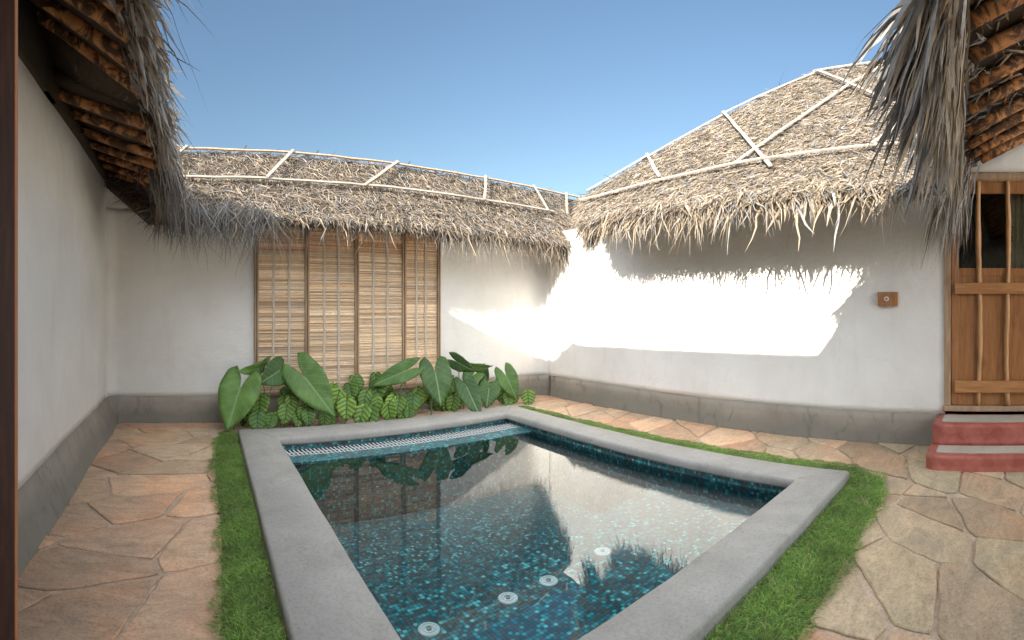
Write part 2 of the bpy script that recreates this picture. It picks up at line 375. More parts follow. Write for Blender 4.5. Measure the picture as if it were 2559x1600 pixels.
def clip(poly, a, b, keep_left=True):
    """clip polygon by the line a->b"""
    out = []; n = len(poly)
    def sd(p): return ((b[0]-a[0])*(p[1]-a[1])-(b[1]-a[1])*(p[0]-a[0]))*(1 if keep_left else -1)
    for i in range(n):
        p, q = poly[i], poly[(i+1) % n]; sp, sq = sd(p), sd(q)
        if sp >= 0: out.append(p)
        if (sp > 0 and sq < 0) or (sp < 0 and sq > 0): out.append(lerp2(p, q, sp/(sp-sq)))
    return out
def voronoi(seeds, x0, x1, y0, y1, rot=.5, st=1.5):
    ca, sa = math.cos(rot), math.sin(rot); S = [((x*ca+y*sa), (-x*sa+y*ca)*st) for x, y in seeds]
    def fw(p): return (p[0]*ca+p[1]*sa, (-p[0]*sa+p[1]*ca)*st)
    def bw(p): y = p[1]/st; return (p[0]*ca-y*sa, p[0]*sa+y*ca)
    cells = []
    for i, s in enumerate(S):
        poly = [fw(p) for p in ((x0, y0), (x1, y0), (x1, y1), (x0, y1))]
        for j in sorted(range(len(S)), key=lambda k: (S[k][0]-s[0])**2+(S[k][1]-s[1])**2)[1:26]:
            q = S[j]; mx, my = (s[0]+q[0])/2, (s[1]+q[1])/2; dx, dy = q[0]-s[0], q[1]-s[1]
            poly = clip(poly, (mx, my), (mx-dy, my+dx), True)
            if len(poly) < 3: break
        if len(poly) >= 3: cells.append([bw(p) for p in poly])
    return cells
seeds = []; R = random.Random(21)
tries = 0
while tries < 6000:
    tries += 1; p = (R.uniform(-1.4, 6), R.uniform(-1.8, 6.2)); md = R.uniform(.34, .62)
    if all((p[0]-q[0])**2+(p[1]-q[1])**2 > md*md for q in seeds): seeds.append(p)
cells = voronoi(seeds, -1.4, 5.4, -1.9, 6.0, .55, 2.0)
pieces = []
for c in cells:
    rest = c
    for i in range(4):
        if len(rest) < 3: break
        a, b = MID[i], MID[(i+1) % 4]
        out = clip(rest, a, b, True); rest = clip(rest, a, b, False)
        if len(out) >= 3: pieces.append(out)
def area(p): return .5*sum(p[i][0]*p[(i+1) % len(p)][1]-p[(i+1) % len(p)][0]*p[i][1] for i in range(len(p)))
mb = MB(); cols = []
pal = [(.55, .355, .225), (.59, .40, .26), (.50, .315, .20), (.55, .38, .24), (.48, .315, .205), (.52, .37, .24)]
def shrink(p, d):
    n = len(p); out = []
    for i in range(n):
        a, b, c = p[i-1], p[i], p[(i+1) % n]
        e1 = Vector((b[0]-a[0], b[1]-a[1])); e2 = Vector((c[0]-b[0], c[1]-b[1]))
        if e1.length < 1e-6 or e2.length < 1e-6: continue
        e1.normalize(); e2.normalize(); n1 = Vector((-e1.y, e1.x)); n2 = Vector((-e2.y, e2.x)); m = n1+n2
        if m.length < .2: m = n1
        k = min(d*2/(m.length**2+1e-6)*1.0, d*2.2); out.append((b[0]+m.x*k, b[1]+m.y*k))
    return out
for p in pieces:
    A = area(p)
    if A < 0: p = p[::-1]; A = -A
    if A < .012: continue
    q = []
    for pt in p:                                                     # drop doubled corners
        if not q or math.dist(pt, q[-1]) > .03: q.append(pt)
    if len(q) > 1 and math.dist(q[0], q[-1]) < .03: q.pop()
    if len(q) < 3: continue
    d = R.choice((.002, .003, .006, .012)); p = shrink(q, d)
    if len(p) < 3 or area(p) < .01: continue
    ring = []
    for i in range(len(p)):
        a, b = p[i], p[(i+1) % len(p)]; L = math.dist(a, b); k = max(1, int(L/.055))
        bow = R.uniform(-.02, .02)*min(L, .5); nx, ny = -(b[1]-a[1])/max(L, 1e-6), (b[0]-a[0])/max(L, 1e-6)
        for s in range(k):
            t = s/k; e = R.uniform(-.5, 1)*.007+bow*math.sin(PI*t) if s else .012
            x, y = lerp2(a, b, t); ring.append((x+nx*e, y+ny*e))
    cx = sum(x for x, y in ring)/len(ring); cy = sum(y for x, y in ring)/len(ring)
    zt = R.uniform(.0, .009); tx, ty = R.uniform(-.008, .008), R.uniform(-.008, .008)
    def zz(x, y): return zt+tx*(x-cx)+ty*(y-cy)
    inner = [(x+(cx-x)*min(.5, R.uniform(.006, .012)/max(.05, math.dist((x, y), (cx, cy)))), y+(cy-y)*min(.5, R.uniform(.006, .012)/max(.05, math.dist((x, y), (cx, cy))))) for x, y in ring]
    i0 = len(mb.v); n = len(ring)
    for x, y in ring: mb.v.append((x, y, -.03))
    for x, y in ring: mb.v.append((x, y, zz(x, y)-.005))
    for x, y in inner: mb.v.append((x, y, zz(x, y)))
    for i in range(n):
        j = (i+1) % n; mb.f.append([i0+i, i0+j, i0+n+j, i0+n+i]); mb.f.append([i0+n+i, i0+n+j, i0+2*n+j, i0+2*n+i])
    mb.f.append([i0+2*n+i for i in range(n)])
    c = list(R.choice(pal)); k = R.uniform(.85, 1.12); c = [x*k for x in c]
    if cx > 2.0 and cy < 1.2: c = [c[0]*.84, c[1]*.94, c[2]*.93]          # olive stones near the steps
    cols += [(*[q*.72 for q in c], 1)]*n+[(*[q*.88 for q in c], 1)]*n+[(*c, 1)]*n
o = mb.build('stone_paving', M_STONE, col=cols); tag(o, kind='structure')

# pool -------------------------------------------------------------
pool = empty('swimming_pool', (2.1, 2.9, 0)); tag(pool, 'small plunge pool with grey cement rim and teal mosaic tiles', 'pool')
ZC, ZW, ZL = .09, -.045, -.035
def offq(q, d):
    """grow quad outward by d"""
    cx = sum(p[0] for p in q)/4; cy = sum(p[1] for p in q)/4
    return [(p[0]+math.copysign(d, p[0]-cx), p[1]+math.copysign(d, p[1]-cy)) for p in q]
IN, OUT = POOL_IN, POOL_OUT; WALL = offq(IN, .045)
def dens(q, n=10):
    out = []
    for i in range(4):
        for s in range(n): out.append(lerp2(q[i], q[(i+1) % 4], s/n))
    return out
cp = MB()
prof = [(1.0, -.02), (1.0, ZC-.022), (.985, ZC-.006), (.955, ZC), (.5, ZC+.002), (.06, ZC), (.018, ZC-.008), (0.0, ZC-.026), (0.0, ZC-.06), (.02, ZC-.075), (.16, ZC-.075)]
nd = 14; a_, b_ = dens(IN, nd), dens(OUT, nd); RR = random.Random(3)
rings = []
for k, (t, z) in enumerate(prof):
    ring = []
    for i in range(4*nd):
        x, y = lerp2(a_[i], b_[i], t); j = .0025 if k not in (0, 10) else 0
        ring.append(cp.pt((x+RR.uniform(-j, j), y+RR.uniform(-j, j), z+RR.uniform(-j, j)*.6)))
    rings.append(ring)
for r1, r2 in zip(rings, rings[1:]):
    for i in range(4*nd): j = (i+1) % (4*nd); cp.f.append([r1[i], r1[j], r2[j], r2[i]])
o = cp.build('coping', M_COPE, pool, smooth=True)
M_JOINT = m_plain('joint_line', (.13, .13, .12), .9)
for i in range(4):
    jm = MB()                                                     # mitre joints
    a, b = Vector((*IN[i], ZC+.0025)), Vector((*lerp2(IN[i], OUT[i], .93), ZC+.0035)); d = (b-a).normalized(); s = Vector((-d.y, d.x, 0))*.0022
    a2 = a+d*.03; jm.face([a2-s, b-s*.4, b+s*.4, a2+s])
    jm.build('mitre_joint', M_JOINT, pool)
bs = MB()
ZF, ZB, YB = -.62, -.20, 2.42                                         # floor, seat, seat front (as they look through the water)
def wallq(a, b, z0, z1):
    L = math.dist(a, b); bs.face([(*a, z0), (*b, z0), (*b, z1), (*a, z1)], [(0, z0), (L, z0), (L, z1), (0, z1)])
for i in range(4): wallq(WALL[i], WALL[(i+1) % 4], ZF, ZC-.06)
def atY(i, j, y): a, b = WALL[i], WALL[j]; return lerp2(a, b, (y-a[1])/(b[1]-a[1]))
fl = [WALL[0], WALL[1], WALL[2], WALL[3]]
bs.face([(*p, ZF) for p in fl[::-1]], [(p[0]*1.0, p[1]) for p in fl[::-1]])
s1, s2 = atY(3, 0, YB), atY(2, 1, YB)
seat = [WALL[3], WALL[2], s2, s1]
bs.face([(*p, ZB) for p in seat], [p for p in seat])
bs.face([(*s1, ZF+.001), (*s2, ZF+.001), (*s2, ZB), (*s1, ZB)][::-1], [(0, ZF), (2.6, ZF), (2.6, ZB), (0, ZB)][::-1])
bs.build('basin', M_MOS, pool)
lg = MB()                                                               # overflow ledge with the channel under the grate
lf0, lf1 = (1.0-.05, 4.22), (3.44+.1, 4.12); lb0, lb1 = WALL[0], WALL[1]
gy = lambda x, f: lerp2(lerp2(lf0, lf1, (x-1)/2.44), lerp2(lb0, lb1, (x-1)/2.44), f)
G0, G1 = .44, .92
def lq(f0, f1, z):
    q = [gy(.93, f0), gy(3.56, f0), gy(3.56, f1), gy(.93, f1)]; lg.face([(*p, z) for p in q], [p for p in q])
lq(0, G0, ZL); lq(G1, 1.02, ZL)
q = [gy(.93, 0), gy(3.56, 0)]; lg.face([(*q[0], ZF), (*q[1], ZF), (*q[1], ZL), (*q[0], ZL)], [(0, ZF), (2.6, ZF), (2.6, ZL), (0, ZL)])
lg.build('overflow_ledge', M_MOS, pool)
ch = MB(); q = [gy(.93, G0), gy(3.56, G0), gy(3.56, G1), gy(.93, G1)]
ch.face([(*p, ZL-.12) for p in q]); ch.face([(*q[0], ZL-.12), (*q[1], ZL-.12), (*q[1], ZL), (*q[0], ZL)]); ch.face([(*q[3], ZL-.12), (*q[3], ZL), (*q[2], ZL), (*q[2], ZL-.12)])
ch.build('overflow_channel', M_DARK, pool)
gr = MB(); nsl = 72
for k in range(nsl):
    x = .945+2.6*k/(nsl-1); a = Vector((*gy(x, G0+.005), ZL-.006)); b = Vector((*gy(x, G1-.005), ZL-.006)); gr.box(a-Vector((.0075, 0, 0)), (.0150, 0, 0), b-a, (0, 0, .006))
a, b = Vector((*gy(.93, G0+.1), ZL-.016)), Vector((*gy(3.56, G0+.1), ZL-.016)); gr.box(a, b-a, (0, .012, 0), (0, 0, .0095))
a, b = Vector((*gy(.93, G1-.2), ZL-.016)), Vector((*gy(3.56, G1-.2), ZL-.016)); gr.box(a, b-a, (0, .012, 0), (0, 0, .0095))
gr.build('overflow_grate', m_plain('grate_plastic', (.50, .52, .52), .5), pool)
JETS = [(2.31, 2.02), (1.855, 2.015), (1.585, 2.03), (1.125, 2.035)]
def disc(m, c, prof, n=28):
    rg = [[m.pt((c[0]+r*math.cos(2*PI*k/n), c[1]+r*math.sin(2*PI*k/n), c[2]+z)) for k in range(n)] for r, z in prof]
    for a, b in zip(rg, rg[1:]):
        for k in range(n): m.f.append([a[k], a[(k+1) % n], b[(k+1) % n], b[k]])
    m.f.append(rg[-1])
for x, y in JETS:
    jj = MB(); disc(jj, (x, y, ZB), [(.052, .0005), (.052, .007), (.049, .010), (.038, .011), (.036, .008), (.031, .008), (.029, .012), (.021, .012), (.019, .007), (.014, .007)])
    j = jj.build('water_jet', M_WHITE, pool, smooth=False)
    nz = MB(); disc(nz, (x, y, ZB+.007), [(.013, 0), (.013, .006), (.009, .008), (.006, .003)], 16); nz.build('nozzle', m_plain('grey_nozzle', (.25, .26, .26), .5), j)
wt = MB(); q = [WALL[3], WALL[2], gy(3.58, 0), gy(.90, 0)]
WG = 40
for i in range(1): wt.face([(*p, ZW) for p in q])
o = wt.build('water', M_WATER); tag(o, kind='structure')

# ------------------------------------------------------------------ walls
def wall_mesh(path, h0, h1, thick, inward, res=.06, amp=.007, seed=0, top_off=0, bot_off=0, holes=()):
    """closed wall along a path of (x,y); front face displaced a little by hand-smoothed plaster; inward = unit normals towards the court"""
    # resample path
    P = [Vector(p) for p in path]; pts = [P[0]]
    for a, b in zip(P, P[1:]):
        n = max(1, int((b-a).length/res))
        for k in range(1, n+1): pts.append(a.lerp(b, k/n))
    nrmv = []
    for i in range(len(pts)):
        d = (pts[min(i+1, len(pts)-1)]-pts[max(i-1, 0)]).normalized(); v = Vector((-d.y, d.x))*inward; nrmv.append(v)
    from mathutils import noise as ns
    zs = np.linspace(h0, h1, max(2, int((h1-h0)/res))+1); m = MB(); idx = []
    for i, (p, nv) in enumerate(zip(pts, nrmv)):
        col = []
        for z in zs:
            f = (z-h0)/(h1-h0); o_ = bot_off*(1-f)+top_off*f
            d = amp*(ns.noise(Vector((p.x*1.1+seed, p.y*1.1, z*1.1)))*2.2+ns.noise(Vector((p.x*4+seed, p.y*4, z*4)))*.6)
            q = p+nv*(o_+d); col.append(m.pt((q.x, q.y, z)))
        idx.append(col)
    for a, b in zip(idx, idx[1:]):
        for k in range(len(zs)-1): m.f.append([a[k], b[k], b[k+1], a[k+1]] if inward < 0 else [b[k], a[k], a[k+1], b[k+1]])
    bk = [(m.pt((p.x-nv.x*thick, p.y-nv.y*thick, h0)), m.pt((p.x-nv.x*thick, p.y-nv.y*thick, h1))) for p, nv in zip(pts, nrmv)]
    for i in range(len(pts)-1):
        m.f.append([bk[i+1][0], bk[i][0], bk[i][1], bk[i+1][1]]); m.f.append([idx[i][-1], idx[i+1][-1], bk[i+1][1], bk[i][1]]); m.f.append([idx[i+1][0], idx[i][0], bk[i][0], bk[i+1][0]])
    for i in (0, -1): m.f.append([*idx[i], bk[i][1], bk[i][0]])
    return m

HP = .3025
# left wall (battered plinth) and its cap roof
lw = empty('thatched_wall', (-1.0, 2.2, 0)); tag(lw, 'white plastered side wall on the left under a low thatched eave with dark poles', 'wall')
def P2(v): return (v.x, v.y)
wall_mesh([P2(LW(-4.6, 0, 0)), P2(LW(5.63, 0, 0))], HP, 2.80, .3, -1, seed=3, amp=.008).build('plaster', M_PL, lw, smooth=True)
wall_mesh([P2(LW(-4.6, 0, 0)), P2(LW(5.64, 0, 0))], -.05, HP, .3, -1, bot_off=.15, top_off=.006, seed=8, amp=.01).build('plinth', M_PLINTH, lw, smooth=True)

# back wall: cove into the side walls
def cove(c, r, a0, a1, n=6): return [(c[0]+r*math.cos(math.radians(a0+(a1-a0)*k/n)), c[1]+r*math.sin(math.radians(a0+(a1-a0)*k/n))) for k in range(n+1)]
bw = empty('thatched_wall', (2.1, DB+.15, 0)); tag(bw, 'white back wall behind the pool with a sloping thatched cap roof and pale laths', 'wall')
rl, rr_ = .14, .22
cxL = -.775+rl; cxR = 5.03-rr_
pathB = cove((cxL, DB-rl), rl, 183, 90) + cove((cxR, DB-rr_), rr_, 90, -3)
wall_mesh(pathB, HP, 2.42, .3, -1, seed=11, amp=.007).build('plaster', M_PL, bw, smooth=True)
pathP = cove((-.655+.10, DB-.10), .10, 181, 90, 4) + cove((cxR-.03, DB-.01-rr_), rr_, 90, -3)
wall_mesh(pathP, -.05, HP, .3, -1, bot_off=.012, top_off=.005, seed=14, amp=.009).build('plinth', M_PLINTH, bw, smooth=True)

# ------------------------------------------------------------------ thatch builders
def plane_thatch(name, P0, U, S, Nn, rng_u, rng_s, count, parent, keep=None, thick=.12, L=(.07, .20), W=(.006, .012), lo=.1, slab=None, kind_dark=.0, ang=95, grey=.25):
    """P0 + U*u + S*s spans the roof plane (U along the eave, S down the slope, Nn outward normal)"""
    U, S, Nn, P0 = (np.array(v, float) for v in (U, S, Nn, P0))
    u = rng.uniform(*rng_u, count); s = rng.uniform(*rng_s, count)
    if keep is not None: k = keep(u, s); u, s = u[k], s[k]
    n = len(u)
    th = np.radians(rng.normal(0, ang*.62, n)).clip(-1.9, 1.9)
    d = U*np.sin(th)[:, None]+S*np.cos(th)[:, None]
    lift = rng.uniform(-.12, .10, n)[:, None]; d = nrm(d+Nn*lift)
    base = P0+U*u[:, None]+S*s[:, None]+Nn*(rng.uniform(-.03, .035, n)[:, None])
    wv = nrm(np.cross(d, Nn+rng.normal(0, .55, (n, 3))))
    Ls = rng.uniform(*L, n); Ws = rng.uniform(*W, n)
    side = nrm(np.cross(d, Nn))*rng.normal(0, .28, n)[:, None]-Nn*(lift*rng.uniform(.5, 1.3, (n, 1)))+rng.normal(0, .05, (n, 3))
    return ribbons(base, d, wv, Ls, Ws, side, palmcol(n, lo, 1, grey), 3, 2.4, twist=rng.normal(0, .8, n))
def fringe(A, B, out, count, L, W, spread, outl, lo=.1, jit=.06, droop=.35, grey=.25, nseg=5, down=1.0, updn=(0, 0), sharp=2.2, gain=1.0):
    """strips hanging from the eave line A->B"""
    A, B, out = np.array(A, float), np.array(B, float), np.array(out, float); n = count; U = nrm(B-A)
    t = rng.random(n)[:, None]; clump = np.interp(t[:, 0], np.linspace(0, 1, 40), rng.uniform(.65, 1.25, 40))
    base = A+(B-A)*t+rng.normal(0, jit, (n, 3))*np.array([1, 1, .7])+np.array([0, 0, 1])*rng.uniform(updn[0], updn[1], (n, 1))
    sgn = rng.choice([-1, 1], n); th = sgn*np.abs(rng.normal(spread*.75, spread*.45, n))
    oo = rng.uniform(outl[0], outl[1], n)
    d = nrm(np.array([0, 0, -down])*np.cos(th)[:, None]+U*np.sin(th)[:, None]+out*oo[:, None])
    wv = nrm(np.cross(d, out+rng.normal(0, .5, (n, 3))))
    g = np.array([0, 0, -1])*rng.uniform(.1, 1, n)[:, None]*droop+U*(-sgn*rng.uniform(-.15, .35, n))[:, None]
    return ribbons(base, d, wv, rng.uniform(*L, n)*clump, rng.uniform(*W, n), g, palmcol(n, lo, 1, grey)*np.array([gain, gain, gain, 1]), nseg, sharp, twist=rng.normal(0, .9, n))
def lath(name, a, b, parent, w_=.035, th=.012, n=None, mat_=None):
    a, b = Vector(a), Vector(b); d = (b-a).normalized(); n = Vector(n if n is not None else (0, 0, 1)).normalized()
    s = d.cross(n).normalized(); m = MB(); K = max(2, int((b-a).length/.25)); sec = []
    for i in range(K+1):
        p = a.lerp(b, i/K)+n*random.uniform(-.004, .004)+s*random.uniform(-.006, .006); ww = w_*random.uniform(.85, 1.1)/2
        sec.append([m.pt(p-s*ww), m.pt(p+s*ww), m.pt(p+s*ww*.9+n*th), m.pt(p-s*ww*.9+n*th)])
    for x, y in zip(sec, sec[1:]):
        for k in range(4): m.f.append([x[k], x[(k+1) % 4], y[(k+1) % 4], y[k]])
    m.f.append(sec[0][::-1]); m.f.append(sec[-1]); return m.build(name, mat_ or M_LATH, parent)
def pole(name, a, b, r0, r1, parent, mat_=None, bend=.015, n=10, wob=.06):
    a, b = Vector(a), Vector(b); K = 9; pts = []
    off = Vector((random.uniform(-1, 1), random.uniform(-1, 1), random.uniform(-1, 1)))*bend
    for i in range(K+1):
        t = i/K; pts.append(a.lerp(b, t)+off*math.sin(PI*t)+Vector([random.uniform(-.003, .003) for _ in range(3)]))
    m = MB(); m.tube(pts, [r0+(r1-r0)*i/K for i in range(K+1)], n, wob=wob); return m.build(name, mat_ or M_POLE, parent, smooth=True)
def slab(name, corners, nrmv, th, parent, mat_=None):
    n = Vector(nrmv).normalized(); m = MB(); c = [Vector(p) for p in corners]; k = len(c)
    top = [m.pt(p) for p in c]; bot = [m.pt(p-n*th) for p in c]
    m.f.append(top); m.f.append(bot[::-1])
    for i in range(k): j = (i+1) % k; m.f.append([top[i], bot[i], bot[j], top[j]])
    return m, m
def finish(name, parts, slabs, parent, matn=None):
    """thatch object = strips + the packed core slab, one mesh"""
    V, F, K = merge(parts); Vs, Fs = [V], [F]; o_ = len(V); Ks = [K]
    for sb in slabs:
        v = np.array(sb.v); fs = []
        for f in sb.f:
            f = list(f)
            if len(f) == 4: fs.append(f)
            else:
                for q in range(1, len(f)-1, 2):
                    e = f[q+2] if q+2 < len(f) else f[q+1]
                    fs.append([f[0], f[q], f[q+1], e] if e != f[q+1] else [f[0], f[q], f[q+1], f[0]])
        fs = [f for f in fs if len(set(f)) == 4]
        Vs.append(v); Fs.append(np.array(fs)+o_); Ks.append(np.tile(np.array([[.075, .052, .034, 1]]), (len(v), 1))); o_ += len(v)
    return npmesh(name, np.concatenate(Vs), np.concatenate(Fs), matn or M_THATCH, parent, np.concatenate(Ks))

# ---- back wall roof
broof = None
bS = Vector((0, -.85, -.88)).normalized(); bN = Vector((0, -.88, .85)).normalized(); bU = Vector((1, 0, 0))
ER, EZ = 5.84, 3.10                                                    # ridge
bP0 = Vector((0, ER, EZ)); SL = math.hypot(.85, .88)
s1_, _ = slab('s', [(-1.15, ER, EZ), (-.28, ER-.85, EZ-.88), (5.42, ER-.85, EZ-.88), (6.0, ER, EZ)], bN, .11, None)
s2_, _ = slab('s', [(5.9, ER, EZ), (5.9, ER+.8, EZ-.75), (-1.15, ER+.8, EZ-.75), (-1.15, ER, EZ)], (0, .7, .75), .11, None)
# quads only for slab pieces
parts = [plane_thatch('t', bP0, bU, bS, bN, (-1.1, 5.7), (-.06, SL), 34000, None, lo=.15, keep=lambda u, s: u > -1.15+.9*s/SL)]
parts.append(plane_thatch('t', bP0, bU, Vector((0, .72, -.69)), Vector((0, .69, .72)), (-.9, 5.9), (-.05, .25), 2200, None, lo=.1))
E0, E1 = (-.2, ER-.80, EZ-.86), (5.38, ER-.80, EZ-.86)
parts.append(fringe(E0, E1, (0, -1, 0), 2600, (.06, .16), (.007, .015), .75, (.0, .7), jit=.035))
parts.append(fringe(E0, E1, (0, -1, 0), 420, (.14, .34), (.006, .013), .6, (-.1, .35), jit=.04))
parts.append(fringe((2.9, ER-.80, EZ-.88), (5.15, ER-.80, EZ-.90), (0, -1, 0), 420, (.16, .36), (.004, .009), .5, (.0, .5), lo=.25, jit=.04))
parts.append(fringe((4.95, ER-.75, EZ-.9), (5.2, ER-.7, EZ-.9), (1, -.3, 0), 260, (.25, .62), (.005, .011), .4, (-.1, .4), lo=.3, jit=.06))
broof = finish('roof', parts, [s1_, s2_], bw)
wall_mesh([(-.80, DB), (-.30, DB)], 2.43, 2.84, .25, -1, seed=11, amp=.002).build('plaster', M_PL, bw, smooth=True)
def BR(x, s, o_=.03): return bP0+bU*x+bS*s+bN*o_
lath('lath', BR(-.9, .02, .07), BR(6.1, .02, .07), broof, .03, .018, bN, M_FRAME)
lath('lath', BR(-.6, .62, .075), BR(2.2, .61, .075), broof, .040, .012, bN); lath('lath', BR(2.1, .605, .08), BR(5.05, .60, .08), broof, .040, .012, bN)
for xa, xb in ((.12, -.25), (1.38, .98), (2.75, 2.12), (4.12, 3.78), (5.02, 4.92), (5.72, 5.3)):
    lath('lath', BR(xa, -.02, .092), BR(xb, .62, .09), broof, .040, .012, bN)
for x in (.75, 1.62, 2.85):                                            # splinters poking over the ridge
    lath('stick', (x, ER, EZ), (x+.07, ER-.05, EZ+.10), broof, .014, .01, (0, -1, 0), M_UNDER)

# ---- left roof: thatch on poles
lroof_parts = []
lu = np.array(TL); 
def LR(t, k, dz=0): return LW(t, k, 3.20-.80*k+dz)                      # k = metres out from the wall
lS = (LR(0, 1)-LR(0, 0)).normalized(); lN = Vector((.625, 0, .78)).normalized(); lN = (lN-lS*lN.dot(lS)).normalized()
sA, _ = slab('s', [LR(-4.6, 0), LR(-4.6, .70), LR(3.0, .70), LR(3.0, 0)], lN, .07, None)
def LB(t, k, dz=0): return LW(t, k, 2.90-.49*k+dz)
sB, _ = slab('s', [LB(3.2, -.1), LB(3.2, .70), LB(5.05, .70), LB(5.9, -.1)], lN, .05, None)
sB2, _ = slab('s', [LR(2.95, -.15), LR(2.95, .70), LB(3.45, .70), LB(3.45, -.15)], lN, .06, None)
sB3, _ = slab('s', [LW(-4.6, -.30, 2.9), LW(5.8, -.30, 2.9), LW(5.8, -.30, 2.93), LW(-4.6, -.30, 2.93)], (-1, 0, 0), .02, None)
sB4, _ = slab('s', [LW(-4.6, -.03, 2.70), LW(3.3, -.03, 2.70), LW(3.3, -.03, 3.10), LW(-4.6, -.03, 3.10)], (-1, 0, 0), .06, None)
sB5, _ = slab('s', [LW(3.1, -.03, 2.70), LW(5.7, -.03, 2.70), LW(5.7, -.02, 2.85), LW(3.1, -.02, 2.85)], (-1, 0, 0), .06, None)
sC, _ = slab('s', [LR(-4.6, 0), LR(3.0, 0), LW(3.0, -.6, 2.75), LW(-4.6, -.6, 2.75)], (-.6, 0, .8), .06, None)
parts = [plane_thatch('t', np.array(LR(0, 0)), TL, lS, lN, (-1.5, 3.1), (.02, .85), 4500, None),
         plane_thatch('t', np.array(LB(0, .0)), TL, (LB(0, 1)-LB(0, 0)).normalized(), lN, (3.2, 5.1), (.05, .8), 2500, None)]
e0, e1 = LR(-1.5, .68, -.03), LR(5.25, .68, -.03)
OUTL = (1, 0, 0)
parts.append(fringe(e0, e1, OUTL, 2600, (.08, .22), (.016, .034), .85, (.3, 1.3), lo=.3, jit=.035, grey=.6, droop=.3, gain=2.0, sharp=4))
parts.append(fringe(e0, e1, OUTL, 700, (.14, .32), (.014, .030), .55, (.2, .70), lo=.5, jit=.03, gain=1.7, grey=.65, droop=.5))
parts.append(fringe(e0, e1, OUTL, 380, (.16, .34), (.006, .012), .7, (.5, 1.3), lo=.0, jit=.04, grey=.6, droop=.7))
parts.append(fringe(LR(4.2, .70, -.10), LR(5.2, .72, -.12), (.6, -.6, 0), 700, (.22, .50), (.006, .014), .45, (.0, .5), lo=.2, jit=.07, grey=.6))
parts.append(fringe(BW(-.15, .85, 2.30), BW(.95, .72, 2.26), (0, -1, 0), 500, (.2, .5), (.006, .013), .7, (.0, .4), lo=.2, jit=.06, grey=.7))
lroof = finish('roof', parts, [sA, sB, sB2, sB4, sB5, sC], lw, M_FROND)
tt = -1.3
while tt < 3.15:
    pole('rafter', LR(tt+random.uniform(-.05, .05), -.04, -.115), LR(tt+random.uniform(-.05, .05), .66, -.115), .031, .041, lroof); tt += random.uniform(.24, .31)
for k, tt in enumerate((3.28, 3.60, 3.92, 4.22, 4.52, 4.80, 5.08)):
    pole('rafter', LB(tt+.10+.05*k, .0, -.09), LB(tt-.06, .66, -.09), .032, .040, lroof)
m = MB(); a_, b_2 = LR(-1.6, .70, -.15), LR(5.05, .70, -.15); m.box(a_, b_2-a_, (.012, 0, 0), (0, 0, .10)); m.build('fascia_board', m_paint('red_brown_board', (.07, .022, .016), (.13, .045, .03), .8), lroof)


# ---- house on the right
house = empty('thatched_house', HW(1.5, -2, 0)); tag(house, 'white plastered house on the right with a high hipped thatch roof and wooden door', 'house')
DT0, DT1, DZ1 = .445, -.66, 2.575                                       # door opening along the wall, and its top
wall_mesh([P2(HW(DT0, 0, 0)), P2(HW(5.74, 0, 0))][::-1], HP, 2.40, .3, -1, seed=21, amp=.010).build('plaster', M_PL, house, smooth=True)
wall_mesh([P2(HW(DT1, 0, 0)), P2(HW(DT0, 0, 0))][::-1], DZ1, 3.3, .3, -1, seed=21, amp=.006).build('plaster', M_PL, house, smooth=True)
wall_mesh([P2(HW(-1.6, 0, 0)), P2(HW(DT1, 0, 0))][::-1], 0, 3.3, .3, -1, seed=21, amp=.006).build('plaster', M_PL, house, smooth=True)
wall_mesh([P2(HW(.50, 0, 0)), P2(HW(5.74, 0, 0))][::-1], -.05, HP, .3, -1, bot_off=.02, top_off=.005, seed=25, amp=.008).build('plinth', M_PLINTH, house, smooth=True)

def HR(t, off): return HW(t, off, 2.2+.85*(1.05-off))
hS = (HR(0, 1)-HR(0, 0)).normalized(); hN = (Vector((0, 0, 1))-hS*hS.z).normalized(); hU = TR
RO, RTT = -1.55, 2.3                                                    # ridge offset, ridge end
sh1, _ = slab('s', [HR(.40, RO), HR(.40, 1.02), HR(3.9, 1.02), HR(RTT, RO)], hN, .11, None)
sh1b, _ = slab('s', [HR(RTT, RO), HR(3.9, 1.02), HR(4.40, .56), HR(3.4, -.45)], hN, .11, None)
def HE(t, off): return HW(t, off, 2.2+.85*(4.9-t))                      # hip end plane
eN = (TR*.85+Vector((0, 0, 1))).normalized()
sh2, _ = slab('s', [HE(RTT, RO), HE(4.40, .55), HE(4.87, .0), HE(4.87, -4.1)], eN, .11, None)
sh3, _ = slab('s', [HR(RTT, RO), HW(4.87, -4.1, 2.2), HW(.4, -4.1, 2.2), HR(.4, RO)], -NR*-.6+Vector((0, 0, .8)), .11, None)
SH = (HR(0, 1.05)-HR(0, RO)).length
def keepm(u, s): off = RO+s/SH*(1.05-RO); return (u < 4.93-(1.05-off)+rng.normal(0, .03, len(u))) & (u > .35) & (u < 3.92+(1.05-off)*1.12+rng.normal(0, .03, len(u)))
parts = [plane_thatch('t', HR(0, RO), hU, hS, hN, (-.9, 5.0), (-.05, SH), 150000, None, keep=keepm, lo=.15, L=(.05, .16), W=(.006, .012))]
eS = (HE(1, 0)-HE(0, 0)).normalized(); eU = -NR
def keepe(u, s): t = RTT+s/SH*2.6; off = u; d = 4.9-t; return (off < 1.08-d) & (off > -4+d) & (off < .56-(t-4.4)*1.2)
parts.append(plane_thatch('t', HE(RTT, 0), eU, eS, eN, (-2.6, 1.1), (0, SH), 6000, None, keep=keepe))
parts.append(plane_thatch('t', HR(0, RO), hU, Vector(-hS.xy.to_3d())+Vector((0, 0, hS.z)), Vector((NR.x*.6, NR.y*.6, .8)), (.4, 2.3), (-.02, .2), 1200, None))
E0, E1 = HR(.42, 1.0)+Vector((0, 0, .0)), HR(3.92, 1.0)+Vector((0, 0, .0)); OH = -NR
